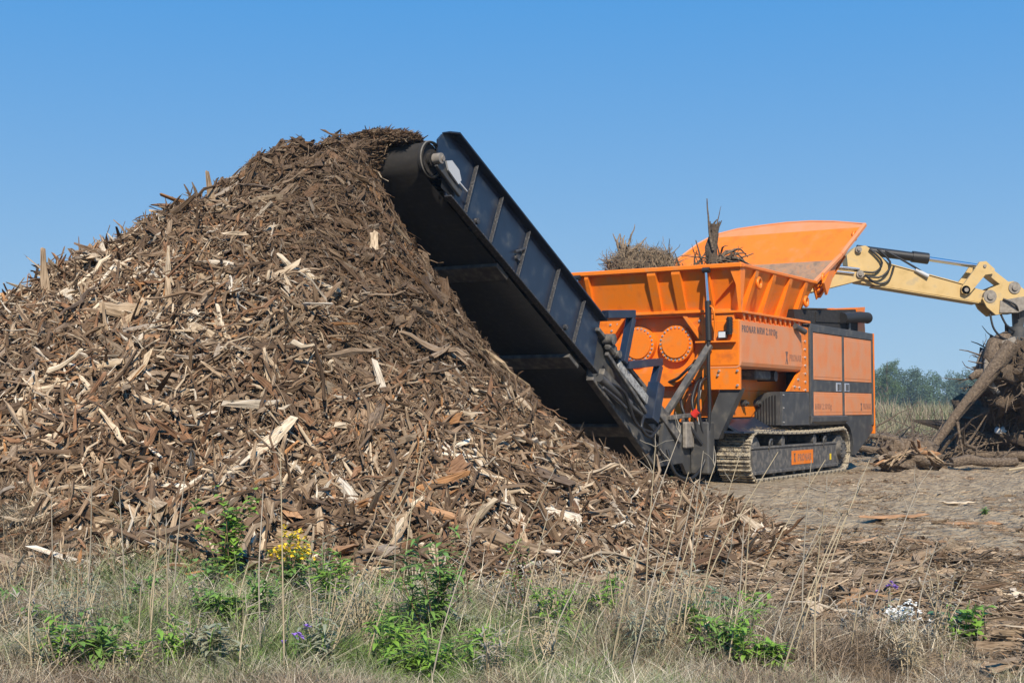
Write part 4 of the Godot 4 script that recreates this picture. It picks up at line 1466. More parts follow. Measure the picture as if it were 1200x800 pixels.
func shred_fittings(s: Node3D):
	for z in [-0.47, -2.52]:
		var hc := holder(s, "hopper_cylinder")
		var st := begin()
		cyl(st, Vector3(-0.42, 2.94, z), Vector3(-0.43, 2.5, z + 0.03), 0.022, 14)
		part(hc, "rod", st, M["chrome"])
		st = begin()
		cyl(st, Vector3(-0.43, 2.53, z + 0.028), Vector3(-0.44, 1.98, z + 0.04), 0.045, 16)
		cyl(st, Vector3(-0.42, 2.96, z - 0.05), Vector3(-0.42, 2.96, z + 0.05), 0.04, 12)
		part(hc, "barrel", st, M["black_hose"])
		st = begin()
		tube(st, bend([Vector3(-0.44, 2.0, z + 0.04), Vector3(-0.46, 1.6, z + 0.04), Vector3(-0.45, 1.1, z + 0.05), Vector3(-0.46, 0.74, z + 0.03)], 10), 0.026, 0.026, 8)
		part(hc, "hose", st, M["black_hose"])
		st = begin()
		tube(st, bend([Vector3(-0.44, 2.46, z + 0.06), Vector3(-0.5, 2.42, z + 0.13), Vector3(-0.45, 2.2, z + 0.14), Vector3(-0.44, 1.99, z + 0.12)], 10), 0.014, 0.014, 6)
		part(hc, "feed_pipe", st, M["orange_paint"])
	# hanging hoses
	var paths := [
		[Vector3(-0.1, 1.5, -0.62), Vector3(-0.3, 1.42, -0.66), Vector3(-0.5, 1.15, -0.66), Vector3(-0.5, 0.95, -0.62), Vector3(-0.48, 0.72, -0.6)],
		[Vector3(-0.28, 1.5, -0.5), Vector3(-0.45, 1.42, -0.54), Vector3(-0.52, 1.15, -0.56), Vector3(-0.5, 0.9, -0.54), Vector3(-0.48, 0.7, -0.5)],
		[Vector3(-2.0, 0.95, -0.66), Vector3(-2.15, 0.8, -0.62), Vector3(-1.95, 0.68, -0.6), Vector3(-1.62, 0.82, -0.62)],
		[Vector3(-2.9, 1.35, -0.7), Vector3(-2.6, 1.25, -0.64), Vector3(-2.3, 0.85, -0.62), Vector3(-1.8, 0.72, -0.62)],
		[Vector3(-1.35, 0.5, -0.64), Vector3(-1.3, 0.2, -0.56), Vector3(-0.95, 0.1, -0.5), Vector3(-0.55, 0.24, -0.5), Vector3(-0.45, 0.45, -0.46)],
		[Vector3(-0.1, 1.38, -0.86), Vector3(-0.45, 1.32, -0.84), Vector3(-0.7, 1.05, -0.72), Vector3(-0.6, 0.75, -0.62), Vector3(-0.5, 0.55, -0.52)],
		[Vector3(-0.1, 1.72, -0.75), Vector3(-0.22, 1.6, -0.85), Vector3(-0.2, 1.48, -1.0), Vector3(-0.1, 1.42, -1.2)]]
	for p in paths:
		var st := begin()
		tube(st, bend(p, 16), 0.022, 0.022, 8)
		part(s, "hydraulic_hose", st, M["black_hose"])
	var st3 := begin()
	tube(st3, bend([Vector3(-3.08, 1.3, -0.68), Vector3(-2.7, 1.14, -0.66), Vector3(-2.55, 1.05, -0.64)], 8), 0.022, 0.022, 8)
	part(s, "sprung_rod", st3, M["scraped_steel"])
	st3 = begin()
	cyl(st3, Vector3(-1.75, 0.68, -0.68), Vector3(-1.35, 0.36, -0.66), 0.022, 10)
	part(s, "sprung_rod", st3, M["scraped_steel"])
	st3 = begin()
	tube(st3, bend([Vector3(-0.47, 1.3, -0.545), Vector3(-0.51, 1.0, -0.57), Vector3(-0.47, 0.72, -0.545)], 14), 0.012, 0.012, 6)
	part(s, "bright_hose_sleeve", st3, M["white_plate"])
	# work lamp, beacon bracket
	st3 = begin()
	bx(st3, -0.44, -0.37, 2.0, 2.11, -0.3, -0.17, 0.012)
	var lamp := part(s, "work_lamp", st3, M["black_hose"])
	st3 = begin()
	bx(st3, -0.447, -0.435, 2.015, 2.095, -0.285, -0.185, 0.002)
	part(lamp, "lamp_glass", st3, M["lamp_glass"])
	st3 = begin()
	for k in 9:
		cyl(st3, Vector3(-0.42, 2.09 + k * 0.022, -0.13), Vector3(-0.42, 2.103 + k * 0.022, -0.13), 0.05, 14)
	cyl(st3, Vector3(-0.42, 2.06, -0.13), Vector3(-0.42, 2.3, -0.13), 0.036, 12)
	part(s, "ribbed_horn", st3, M["black_hose"])
	st3 = begin()
	cyl(st3, Vector3(1.7, 2.28, 0.04), Vector3(1.95, 2.2, 0.1), 0.045, 12)
	part(s, "side_lamp", st3, M["dark_paint"])
	# dirt lying on the near track
	var xf: Array = []
	var co := PackedColorArray()
	for k in 420:
		var x := rng.randf_range(0.1, 3.9)
		var b := chip_basis(Vector3.UP, 0.3, 0.0)
		var ln := rng.randf_range(0.03, 0.12)
		xf.append(Transform3D(Basis(b.x * ln, b.y * ln, b.z * ln), Vector3(x, 0.735 + rng.randf_range(0, 0.035), rng.randf_range(-0.5, -0.03))))
		var br := rng.randf_range(0.7, 1.2)
		co.append(Color(0.36 * br, 0.29 * br, 0.2 * br))
	mass(s, "chips_on_track", chip_kinds[5], M["wood"], xf, co)

# ------------------------------------------------------------------ excavator behind the hopper
func make_excavator():
	var e := thing("excavator", "cream yellow excavator arm reaching out from behind the hopper flap", "excavator")
	var z := -24.5
	var st := begin()
	prism(st, [[6.19, 3.87], [6.35, 4.02], [6.54, 4.05], [6.8, 3.87], [7.02, 3.68], [8.56, 3.26], [8.88, 3.17], [9.04, 3.04], [9.0, 2.97], [8.64, 3.0], [7.93, 3.12], [6.82, 3.3], [6.39, 3.37], [6.22, 3.57]], Vector3(0, 0, z + 0.18), Vector3.RIGHT, Vector3.UP, Vector3(0, 0, -0.36))
	var stick := part(e, "stick", st, M["cream_paint"])
	st = begin()
	beam(st, Vector3(7.0, 3.7, z), Vector3(8.5, 3.29, z), 0.4, 0.02)
	beam(st, Vector3(6.7, 3.3, z), Vector3(8.62, 2.985, z), 0.4, 0.02)
	part(stick, "edge_plate", st, M["cream_paint"])
	st = begin()
	prism(st, [[6.49, 3.6], [6.52, 3.48], [6.42, 3.4], [5.63, 3.2], [5.0, 3.13], [4.2, 3.1], [2.6, 2.75], [0.5, 1.5], [0.3, 1.75], [2.3, 3.35], [4.2, 3.62], [5.24, 3.6], [6.19, 3.62], [6.4, 3.64]], Vector3(0, 0, z + 0.25), Vector3.RIGHT, Vector3.UP, Vector3(0, 0, -0.5))
	part(e, "boom", st, M["cream_paint"])
	st = begin()
	for p in [[6.41, 3.51, 0.07, 0.29], [8.36, 3.22, 0.08, 0.26], [8.8, 3.1, 0.12, 0.27], [9.25, 3.26, 0.11, 0.28], [8.71, 3.66, 0.06, 0.25], [6.4, 3.97, 0.06, 0.24]]:
		cyl(st, Vector3(p[0], p[1], z - p[3]), Vector3(p[0], p[1], z + p[3]), p[2], 20)
		cyl(st, Vector3(p[0], p[1], z - p[3] - 0.03), Vector3(p[0], p[1], z + p[3] + 0.03), p[2] * 0.5, 14)
	part(e, "pivot_pin", st, M["grey_steel"])
	# cylinder on top of the stick
	var cy := holder(e, "bucket_cylinder")
	st = begin()
	cyl(st, Vector3(6.42, 4.0, z), Vector3(7.7, 3.83, z), 0.085, 20)
	cyl(st, Vector3(7.45, 3.865, z), Vector3(7.75, 3.825, z), 0.105, 20)
	part(cy, "barrel", st, M["black_hose"])
	st = begin()
	cyl(st, Vector3(7.7, 3.83, z), Vector3(8.7, 3.68, z), 0.045, 16)
	part(cy, "rod", st, M["chrome"])
	# tipping links
	for dz in [0.2, -0.26]:
		st = begin()
		prism(st, [[8.74, 3.75], [8.62, 3.74], [8.54, 3.62], [8.28, 3.27], [8.28, 3.17], [8.36, 3.13], [8.45, 3.18], [8.72, 3.5], [8.86, 3.52], [8.9, 3.6]], Vector3(0, 0, z + dz + 0.06), Vector3.RIGHT, Vector3.UP, Vector3(0, 0, -0.06))
		part(e, "tipping_lever", st, M["cream_paint"])
	st = begin()
	beam(st, Vector3(8.75, 3.64, z), Vector3(9.2, 3.28, z), 0.3, 0.14)
	part(e, "tipping_link", st, M["cream_paint"])
	# hitch
	st = begin()
	for dz in [0.2, -0.26]:
		prism(st, [[8.66, 3.06], [8.78, 3.24], [9.1, 3.37], [9.24, 3.38], [9.36, 3.28], [9.62, 3.1], [9.6, 2.95], [9.3, 2.82], [8.9, 2.76], [8.74, 2.9]], Vector3(0, 0, z + dz + 0.06), Vector3.RIGHT, Vector3.UP, Vector3(0, 0, -0.05))
	var hitch := part(e, "hitch_plate", st, M["cream_paint"])
	st = begin()
	prism(st, [[8.98, 3.02], [9.3, 3.08], [9.62, 3.12], [9.6, 2.94], [9.3, 2.8], [8.96, 2.8]], Vector3(0, 0, z + 0.285), Vector3.RIGHT, Vector3.UP, Vector3(0, 0, -0.55))
	part(hitch, "hitch_body", st, M["grey_steel"])
	# grapple
	var g := holder(e, "grapple")
	st = begin()
	cyl(st, Vector3(9.42, 2.86, z), Vector3(9.4, 2.55, z), 0.13, 20, 0.1)
	cyl(st, Vector3(9.4, 2.55, z), Vector3(9.39, 2.33, z), 0.16, 24)
	obox(st, Transform3D(Basis(), Vector3(9.4, 2.3, z)), Vector3(0.44, 0.14, 0.34), 0.02)
	part(g, "rotator", st, M["dark_paint"])
	for sgn in [-1.0, 1.0]:
		st = begin()
		var pts := bend([Vector3(9.4 + sgn * 0.12, 2.3, z), Vector3(9.4 + sgn * 0.55, 2.12, z), Vector3(9.4 + sgn * 0.68, 1.7, z), Vector3(9.4 + sgn * 0.45, 1.32, z)], 9)
		for i in pts.size() - 1:
			for dz in [-0.2, 0.0, 0.2]:
				beam(st, pts[i] + Vector3(0, 0, dz), pts[i + 1] + Vector3(0, 0, dz), 0.06, 0.13 - 0.008 * i, Vector3(0, 0, 1), 0.01)
		part(g, "claw", st, M["grey_steel"])
	# hoses along the arm and to the grapple
	for p in [
		[Vector3(6.6, 3.98, z + 0.22), Vector3(6.82, 3.75, z + 0.24), Vector3(6.7, 3.55, z + 0.24), Vector3(6.3, 3.58, z + 0.24)],
		[Vector3(6.75, 3.98, z + 0.22), Vector3(6.98, 3.72, z + 0.24), Vector3(6.8, 3.46, z + 0.26), Vector3(6.35, 3.5, z + 0.26)],
		[Vector3(6.9, 3.95, z + 0.2), Vector3(7.2, 3.78, z + 0.22), Vector3(7.5, 3.6, z + 0.22), Vector3(7.62, 3.52, z + 0.21)],
		[Vector3(6.5, 3.5, z + 0.27), Vector3(6.72, 3.34, z + 0.24), Vector3(6.95, 3.4, z + 0.22), Vector3(7.05, 3.66, z + 0.21)],
		[Vector3(8.82, 2.78, z + 0.2), Vector3(8.86, 2.52, z + 0.24), Vector3(9.04, 2.33, z + 0.22), Vector3(9.3, 2.3, z + 0.12)],
		[Vector3(9.0, 2.8, z + 0.2), Vector3(9.1, 2.58, z + 0.22), Vector3(9.28, 2.46, z + 0.14)],
		[Vector3(9.02, 3.05, z + 0.3), Vector3(9.25, 2.92, z + 0.33), Vector3(9.36, 2.7, z + 0.16)]]:
		st = begin()
		tube(st, bend(p, 14), 0.02, 0.02, 7)
		part(e, "hose", st, M["black_hose"])
	st = begin()
	cyl(st, Vector3(7.45, 3.6, z + 0.2), Vector3(7.68, 3.47, z + 0.22), 0.04, 12)
	part(e, "arm_lamp", st, M["white_plate"])
	st = begin()
	for p in [[5.9, 3.56], [6.0, 3.64]]:
		tube(st, bend([Vector3(p[0] - 0.4, p[1] - 0.02, z + 0.27), Vector3(p[0], p[1], z + 0.27), Vector3(p[0] + 0.4, p[1] - 0.04, z + 0.27)], 8), 0.025, 0.025, 7)
	part(e, "steel_pipe", st, M["chrome"])
	# the machine itself, out of sight behind the hopper and the belt
	st = begin()
	bx(st, -2.3, 1.0, 0.95, 1.7, z - 1.25, z + 1.25, 0.08)
	bx(st, -2.6, -1.3, 0.95, 2.1, z - 1.25, z + 1.25, 0.15)
	part(e, "upper_body", st, M["cream_paint"])
	st = begin()
	bx(st, -0.3, 1.1, 1.7, 2.75, z + 0.35, z + 1.2, 0.12)
	var cab := part(e, "cab", st, M["dark_paint"])
	st = begin()
	bx(st, -0.15, 0.95, 1.95, 2.6, z + 1.195, z + 1.21, 0.02)
	bx(st, 1.09, 1.11, 1.9, 2.6, z + 0.45, z + 1.1, 0.02)
	part(cab, "cab_window", st, M["dark_glass"])
	for sgn in [-1.0, 1.0]:
		st = begin()
		var c: Array = []
		for k in 24:
			var a := TAU * k / 24
			c.append([-0.6 + (1.45 if cos(a) > 0 else -1.45) + cos(a) * 0.4, 0.42 + sin(a) * 0.4])
		prism(st, c, Vector3(0, 0, z + sgn * 1.0 + 0.28), Vector3.RIGHT, Vector3.UP, Vector3(0, 0, -0.56))
		part(e, "crawler_track", st, M["mud_steel"])
	st = begin()
	cyl(st, Vector3(-0.6, 0.5, z), Vector3(-0.6, 0.97, z), 0.6, 28)
	bx(st, -1.6, 0.4, 0.35, 0.6, z - 0.95, z + 0.95, 0.04)
	part(e, "slew_ring", st, M["dark_paint"])

# ------------------------------------------------------------------ roots, stumps, logs
func wander(a: Vector3, dir: Vector3, length: float, n: int, bendy: float, drop := 0.0) -> Array:
	var p := a
	var d := dir.normalized()
	var out: Array = [p]
	for i in n:
		d = (d + Vector3(rng.randfn(), rng.randfn(), rng.randfn()) * bendy + Vector3.DOWN * drop).normalized()
		p += d * length / n
		out.append(p)
	return out

func roots(st: SurfaceTool, c: Vector3, n: int, ln: float, r: float, up: float, bendy := 0.28, core := 0.1):
	for i in n:
		var d := Vector3(rng.randfn(), rng.randfn() * 0.6 + up, rng.randfn()).normalized()
		var l := ln * rng.randf_range(0.4, 1.1)
		var pts := wander(c + d * core, d, l, 5, bendy)
		var rr := r * rng.randf_range(0.4, 1.2)
		tube(st, pts, rr, rr * 0.25, 5)
		if rng.randf() < 0.6:
			var q: Vector3 = pts[2 + rng.randi() % 3]
			tube(st, wander(q, d + Vector3(rng.randfn(), rng.randfn(), rng.randfn()) * 0.8, l * 0.5, 4, bendy), rr * 0.5, rr * 0.12, 4)

func make_roots():
	# a ragged root clump in the hopper
	var o := thing("root_clump", "wide shaggy brown root clump poking over the hopper rim", "roots", Vector3(1.98, 2.5, -20.2))
	var st := begin()
	lump(st, Vector3(0, 0.5, 0), Vector3(0.46, 0.42, 0.36), 0.4, 2.2, 3.0)
	part(o, "soil_core", st, M["soil_lump"])
	st = begin()
	for k in 320:
		var a := rng.randf() * PI
		var p := Vector3(cos(a) * 0.44, 0.66 + sin(a) * 0.27, rng.randfn() * 0.15)
		tube(st, wander(p, Vector3(cos(a) * 1.2 + rng.randfn() * 0.7, sin(a) * 0.6 + rng.randfn() * 0.5, rng.randfn() * 0.6), rng.randf_range(0.1, 0.36), 7, 0.55), rng.randf_range(0.004, 0.01), 0.002, 4)
	for k in 9:
		tube(st, wander(Vector3(-0.24 + rng.randfn() * 0.04, 0.86, 0.05), Vector3(0.1 + rng.randfn() * 0.12, 0.8, 0), rng.randf_range(0.3, 0.46), 7, 0.22), 0.034, 0.006, 6)
	tube(st, wander(Vector3(-0.2, 1.05, 0.05), Vector3(0.7, 0.8, 0), 0.34, 7, 0.16), 0.022, 0.004, 6)
	for k in 9:
		tube(st, wander(Vector3(-0.42, 0.72, 0.1), Vector3(-1, 0.1 + rng.randfn() * 0.2, 0), rng.randf_range(0.2, 0.38), 7, 0.35), 0.012, 0.003, 5)
		tube(st, wander(Vector3(0.36, 0.8, 0.1), Vector3(1, 0.8 + rng.randfn() * 0.35, 0), rng.randf_range(0.25, 0.45), 7, 0.3), 0.013, 0.003, 5)
	part(o, "root_tangle", st, M["pale_bark"])
	# hanging fibre skirt
	var xf: Array = []
	var co := PackedColorArray()
	for k in 1500:
		var d := Vector3(rng.randfn(), rng.randfn() * 0.7, rng.randfn()).normalized()
		var b := chip_basis(d, 0.6, 0.7)
		var l := rng.randf_range(0.08, 0.2)
		xf.append(Transform3D(Basis(b.x * l, b.y * l, b.z * l), Vector3(0.02, 0.66, 0) + d * Vector3(0.54, 0.36, 0.45) * rng.randf_range(0.85, 1.08)))
		var br := rng.randf_range(0.5, 1.25)
		co.append(Color(0.36 * br, 0.28 * br, 0.19 * br))
	mass(o, "root_fibres", chip_kinds[5], M["wood"], xf, co)
	# an upturned stump standing in the hopper
	o = thing("upturned_stump", "dark upright splintered stump with roots standing in the hopper", "stump", Vector3(2.98, 2.45, -19.75))
	st = begin()
	tube(st, [Vector3(0.02, 0.2, 0), Vector3(0.03, 0.75, 0), Vector3(0.0, 1.0, 0.02), Vector3(0.05, 1.2, 0), Vector3(0.06, 1.36, 0.02)], 0.095, 0.06, 12, true, 0.3)
	for k in 9:
		var a := TAU * k / 9
		tube(st, wander(Vector3(0.05 + cos(a) * 0.05, 1.26, sin(a) * 0.05), Vector3(cos(a) * 0.2 + 0.25, 0.9, 0), rng.randf_range(0.08, 0.2), 3, 0.2), 0.03, 0.006, 5)
	for k in 9:
		var a := TAU * k / 9
		tube(st, wander(Vector3(0.02 + cos(a) * 0.1, 0.45, sin(a) * 0.1), Vector3(rng.randfn() * 0.1, 1, 0), rng.randf_range(0.35, 0.75), 5, 0.08), 0.03, 0.008, 5)
	part(o, "stump_trunk", st, M["dark_bark"])
	st = begin()
	for k in 34:
		var sg := -1.0 if k % 3 == 0 else 1.0
		tube(st, wander(Vector3(0.05, 0.72 + rng.randfn() * 0.08, 0.05), Vector3(sg, 0.25 + rng.randfn() * 0.35, rng.randfn() * 0.4), rng.randf_range(0.2, 0.6), 7, 0.28, 0.1), rng.randf_range(0.008, 0.024), 0.004, 5)
	tube(st, wander(Vector3(0.02, 0.95, 0.12), Vector3(-0.22, 1, 0.02), 0.78, 6, 0.04), 0.022, 0.008, 6)
	tube(st, wander(Vector3(0.08, 1.3, 0.05), Vector3(0.28, 1, 0.02), 0.34, 6, 0.1), 0.012, 0.003, 5)
	for k in 14:
		tube(st, wander(Vector3(0.12, 0.82, 0.08), Vector3(1, 0.25 + rng.randfn() * 0.25, 0.1 * rng.randfn()), rng.randf_range(0.4, 0.75), 7, 0.18, 0.14), 0.026, 0.007, 5)
	for k in 8:
		tube(st, wander(Vector3(-0.2 - 0.05 * k, 0.55, 0.05), Vector3(rng.randfn() * 0.25, 1, 0), rng.randf_range(0.2, 0.5), 6, 0.18), 0.026, 0.005, 5)
	part(o, "root_tangle", st, M["bark"])
	st = begin()
	lump(st, Vector3(0.1, 0.42, 0), Vector3(0.6, 0.27, 0.4), 0.5, 2.4, 8.0)
	part(o, "soil_core", st, M["soil_lump"])
	# the root ball in the grapple and the log beside it
	o = thing("grappled_root_ball", "big earthy root ball held in the grapple claws", "roots", Vector3(9.35, 0.5, -24.7))
	st = begin()
	lump(st, Vector3(0.1, 1.2, 0), Vector3(0.62, 0.66, 0.6), 0.55, 1.8, 12.0, 40, 26)
	part(o, "soil_core", st, M["soil_lump"])
	st = begin()
	roots(st, Vector3(0.1, 1.15, 0.05), 120, 0.75, 0.03, 0.0, 0.3, 0.42)
	part(o, "root_tangle", st, M["bark"])
	st = begin()
	tube(st, [Vector3(-0.35, 1.3, 0.3), Vector3(-0.5, 1.52, 0.35), Vector3(-0.42, 1.72, 0.3), Vector3(-0.15, 1.84, 0.2)], 0.2, 0.15, 12, true, 0.08)
	tube(st, [Vector3(-0.5, 1.15, 0.3), Vector3(-0.78, 1.18, 0.32), Vector3(-0.9, 1.1, 0.34)], 0.13, 0.05, 10, true, 0.1)
	part(o, "root_stub", st, M["bark"])
	o = thing("leaning_log", "long straight brown log leaning up against the grappled roots", "log", Vector3(7.66, 0, -24.1))
	st = begin()
	tube(st, [Vector3(-0.05, 0.3, 0.05), Vector3(0.45, 0.95, 0), Vector3(0.98, 1.56, -0.02), Vector3(1.5, 2.2, -0.1)], 0.075, 0.14, 12, true, 0.2)
	for k in 12:
		var t := rng.randf()
		var p := Vector3(-0.05, 0.3, 0.12).lerp(Vector3(1.5, 2.2, 0.02), t)
		tube(st, wander(p, Vector3(0.62, 0.78, 0.1), rng.randf_range(0.2, 0.6), 4, 0.06), 0.025, 0.006, 5)
	part(o, "log_stem", st, M["bark"])
	st = begin()
	tube(st, [Vector3(0.0, 0.36, 0.06), Vector3(-0.2, 0.16, 0.1), Vector3(-0.32, 0.02, 0.1)], 0.05, 0.015, 6)
	tube(st, [Vector3(0.42, 0.8, 0.1), Vector3(0.45, 0.45, 0.15), Vector3(0.5, 0.2, 0.15)], 0.03, 0.012, 6)
	part(o, "log_stub", st, M["bark"])
	# the heap of roots and soil under the grapple
	o = thing("root_heap", "dark heap of torn roots and soil below the grapple", "root heap", Vector3(10.1, 0, -25.9))
	st = begin()
	lump(st, Vector3(0.2, 0.4, 0), Vector3(1.7, 0.95, 1.0), 0.5, 2.0, 20.0, 44, 22)
	part(o, "soil_core", st, M["soil_lump"])
	st = begin()
	roots(st, Vector3(-0.1, 0.8, 0.4), 200, 0.95, 0.025, 0.3, 0.3, 0.5)
	roots(st, Vector3(-0.9, 0.4, 0.6), 90, 0.8, 0.022, 0.2, 0.3, 0.25)
	part(o, "root_tangle", st, M["bark"])
	st = begin()
	lump(st, Vector3(-0.9, 0.62, 0.95), Vector3(0.1, 0.07, 0.1), 0.5, 2.0, 31.0, 14, 8)
	part(o, "pale_bag_scrap", st, M["flower_white"])

func rough_log(st: SurfaceTool, a: Vector3, b: Vector3, r: float):
	var pts: Array = []
	for i in 5:
		pts.append(a.lerp(b, i / 4.0) + Vector3(0, rng.randfn(), rng.randfn()) * r * 0.2)
	tube(st, pts, r, r * rng.randf_range(0.6, 0.9), 10, true, 0.25)

func make_debris():
	# the broken stump block beside the machine
	var o := thing("broken_stump", "reddish brown split stump block lying in front of the brush", "stump", Vector3(6.55, 0, -21.9), 10)
	var st := begin()
	lump(st, Vector3(0, 0.2, 0), Vector3(0.5, 0.3, 0.3), 0.55, 1.7, 50.0, 30, 16)
	part(o, "stump_core", st, M["bark"])
	var torn := [chip_mesh(401, 0.1, 0.05, 0.06, 6, 6, 0.12, 0.6), chip_mesh(402, 0.07, 0.04, 0.1, 6, 6, 0.1, 0.4), chip_mesh(403, 0.16, 0.06, 0.05, 6, 7, 0.16, 0.8)]
	for k in 70:
		var d := part_mesh(o, "split_slab", torn[k % 3], M["wood%d" % [2, 0, 5, 7, 0, 3, 1][k % 7]])
		var ln := rng.randf_range(0.2, 0.5)
		var u := rng.randf_range(-0.5, 0.5)
		var b := Basis.from_euler(Vector3(rng.randfn() * 0.6, rng.randfn() * 0.25, (0.55 if u < -0.05 else -0.6) + rng.randfn() * 0.22))
		d.transform = Transform3D(Basis(b.x * ln, b.y * ln * 0.8, b.z * ln * 0.8), Vector3(u, 0.1 + 0.36 * (1.0 - absf(u) * 1.5) * rng.randf_range(0.5, 1.0), rng.randf_range(0.05, 0.34)))
	# logs and poles lying about
	var logs := [
		["fallen_log", "short thick log lying near the root heap", Vector3(7.6, 0.12, -22.9), Vector3(8.8, 0.12, -23.1), 0.09],
		["fallen_log", "long grey log behind the short thick log", Vector3(8.0, 0.16, -25.2), Vector3(10.6, 0.16, -24.2), 0.1],
		["fallen_pole", "thin pole sloping down in front of the leaning log foot", Vector3(7.2, 0.5, -26.6), Vector3(9.6, 0.1, -25.4), 0.06],
		["fallen_pole", "dark pole half buried in the brush beside the shredder", Vector3(5.9, 0.4, -26.5), Vector3(8.2, 0.12, -25.4), 0.07],
		["pale_stick", "bright pale stick lying on bare ground by the log", Vector3(8.2, 0.03, -21.9), Vector3(8.75, 0.08, -22.2), 0.02],
		["fallen_log", "low rotten log at the right end of the brush", Vector3(8.4, 0.1, -21.3), Vector3(9.6, 0.06, -20.9), 0.06],
		["fallen_log", "rotten grey log beyond the short thick log end", Vector3(9.6, 0.1, -22.6), Vector3(10.9, 0.12, -23.4), 0.11]]
	for l in logs:
		var t := thing(l[0], l[1], "wood piece" if l[4] < 0.06 else "log")
		st = begin()
		rough_log(st, l[2], l[3], l[4])
		var m: Material = M["bark"]
		if l[0] == "pale_stick":
			m = M["stalk_dry"]
		part(t, "stem", st, m)
		if l[4] > 0.05:
			st = begin()
			for k in 3:
				var p: Vector3 = l[2].lerp(l[3], rng.randf())
				tube(st, wander(p, Vector3(rng.randfn(), 1.2, rng.randfn()), rng.randf_range(0.2, 0.5), 4, 0.3), l[4] * 0.25, 0.006, 5)
			part(t, "side_shoot", st, m)
	var slab := [chip_mesh(301, 0.1, 0.03, 0.03, 8, 7, 0.1, 0.6), chip_mesh(302, 0.13, 0.05, 0.05, 8, 7, 0.14, 0.7), chip_mesh(303, 0.05, 0.035, 0.08, 9, 6, 0.05, 0.6)]
	for q in [["long reddish strip of split wood on the bare ground", 3.5, 12.2, 0.7, 20.0, 0, 5], ["shorter reddish strip right of the long strip", 4.05, 11.8, 0.5, -10.0, 1, 5], ["reddish split piece nearest the right edge", 5.1, 11.6, 0.45, 15.0, 0, 5], ["tan split piece lying by the grass edge", 0.48, 6.75, 0.34, -50.0, 1, 3], ["grey brown split piece standing out of the right litter", 2.55, 8.0, 0.4, -42.0, 1, 7], ["pale stick on the mulch below the pile toe", 1.1, 7.6, 0.42, -6.0, 2, 4], ["long pale stick at the right edge of the litter", 2.55, 7.2, 0.42, -18.0, 2, 4], ["pale chunk beside the track on bare ground", 4.9, 14.6, 0.35, 5.0, 1, 4], ["brown slab before the right litter edge", 2.3, 6.9, 0.36, 30.0, 1, 2]]:
		var w := thing("split_wood_piece", q[0], "wood piece", Vector3(q[1], ground_y(q[1], -q[2]) + 0.02, -q[2]), q[4])
		var wp := part_mesh(w, "slab", slab[q[5]], M["wood%d" % q[6]])
		wp.scale = Vector3.ONE * q[3]
	# brush heaps across the back
	var heaps := [["low brush heap of grey branches just past the shredder nose", Vector3(7.3, 0, -28.5), 1.5, 90], ["tangled brush heap behind the leaning log foot", Vector3(9.2, 0, -30.5), 1.9, 110], ["wide brush heap furthest back before the weeds", Vector3(12.2, 0, -36.0), 2.6, 130], ["dark brush heap behind the root heap at right", Vector3(12.8, 0, -30.0), 2.0, 110], ["small brush scatter beside the shredder skirt", Vector3(7.9, 0, -24.8), 0.9, 50]]
	for h in heaps:
		var t := thing("brush_heap", h[0], "brush", h[1], 0, "brush heaps behind the shredder")
		st = begin()
		for k in h[3]:
			var a := rng.randf() * TAU
			var rr: float = h[2] * sqrt(rng.randf())
			var p := Vector3(cos(a) * rr, rng.randf() * 0.35, sin(a) * rr * 0.6)
			tube(st, wander(p, Vector3(rng.randfn(), rng.randfn() * 0.35 + 0.1, rng.randfn()), rng.randf_range(0.4, 1.4), 5, 0.2), rng.randf_range(0.012, 0.045), 0.006, 5)
		part(t, "branch_tangle", st, M["bark"])
	# shreds strewn over the ground
	var xf: Array = []
	var co: Array = []
	for s in chip_kinds:
		xf.append([])
		co.append(PackedColorArray())
	for k in 190000:
		var d := 5.0 + 23.0 * pow(rng.randf(), 1.5)
		var x := rng.randf_range(-0.1, 0.43) * d
		if rng.randf() < 0.1:
			x = rng.randf_range(-0.43, 0.43) * d
		var h := pile_y(x, d) if d < 19.0 else -1.0
		if h > 0.06:
			continue
		var l := to_shredder(x, -d)
		if l.x > -0.2 and l.x < 5.5 and l.y > -3.0 and l.y < 0.05:
			continue
		var dn := noise.get_noise_2d(x * 1.7 + 90.0, d * 1.1) + 0.5 * noise_fine.get_noise_2d(x, d)
		# a thick layer near the front, thinning to bare earth by the machine
		var thick := lerpf(0.55, -0.12, smoothstep(8.5, 13.0, d)) + 0.25 * smoothstep(20.0, 26.0, d)
		if d < 6.0:
			thick -= 0.2 * smoothstep(6.0, 5.0, d)
		if dn + thick < rng.randf_range(-0.15, 0.5):
			continue
		var kk: int = [0, 1, 2, 4, 5, 6, 7, 8, 0, 5, 7][rng.randi() % 11]
		var ln := 0.025 + 0.11 * pow(rng.randf(), 2.4)
		if d < 10.0 and rng.randf() < 0.08:
			ln *= 1.9
		if kk == 4 or kk == 7:
			ln *= 1.5
		var bed := smoothstep(11.5, 8.5, d) * clampf(dn + 0.55, 0.0, 1.0)
		if grass_edge(x, d) > 0.15:
			if rng.randf() < 0.7:
				continue
			bed = 0.0
			ln *= 0.7
		if bed > 0.3:
			ln *= 1.0 + 0.5 * bed
		var b := chip_basis(Vector3.UP, lerpf(0.14, 0.34, bed), 0.0, noise_fine.get_noise_2d(x * 0.6, d * 0.6) * 6.0)
		var wk := ln * rng.randf_range(0.7, 1.2)
		xf[kk].append(Transform3D(Basis(b.x * ln, b.y * wk * 0.8, b.z * wk), Vector3(x, ground_y(x, -d) + ln * 0.04 + rng.randf() * (0.012 + 0.06 * bed), -d)))
		var c := wood_tone(rng.randf(), 0.0).lerp(Color(0.38, 0.3, 0.215), 0.45)
		var br := rng.randf_range(0.6, 1.3)
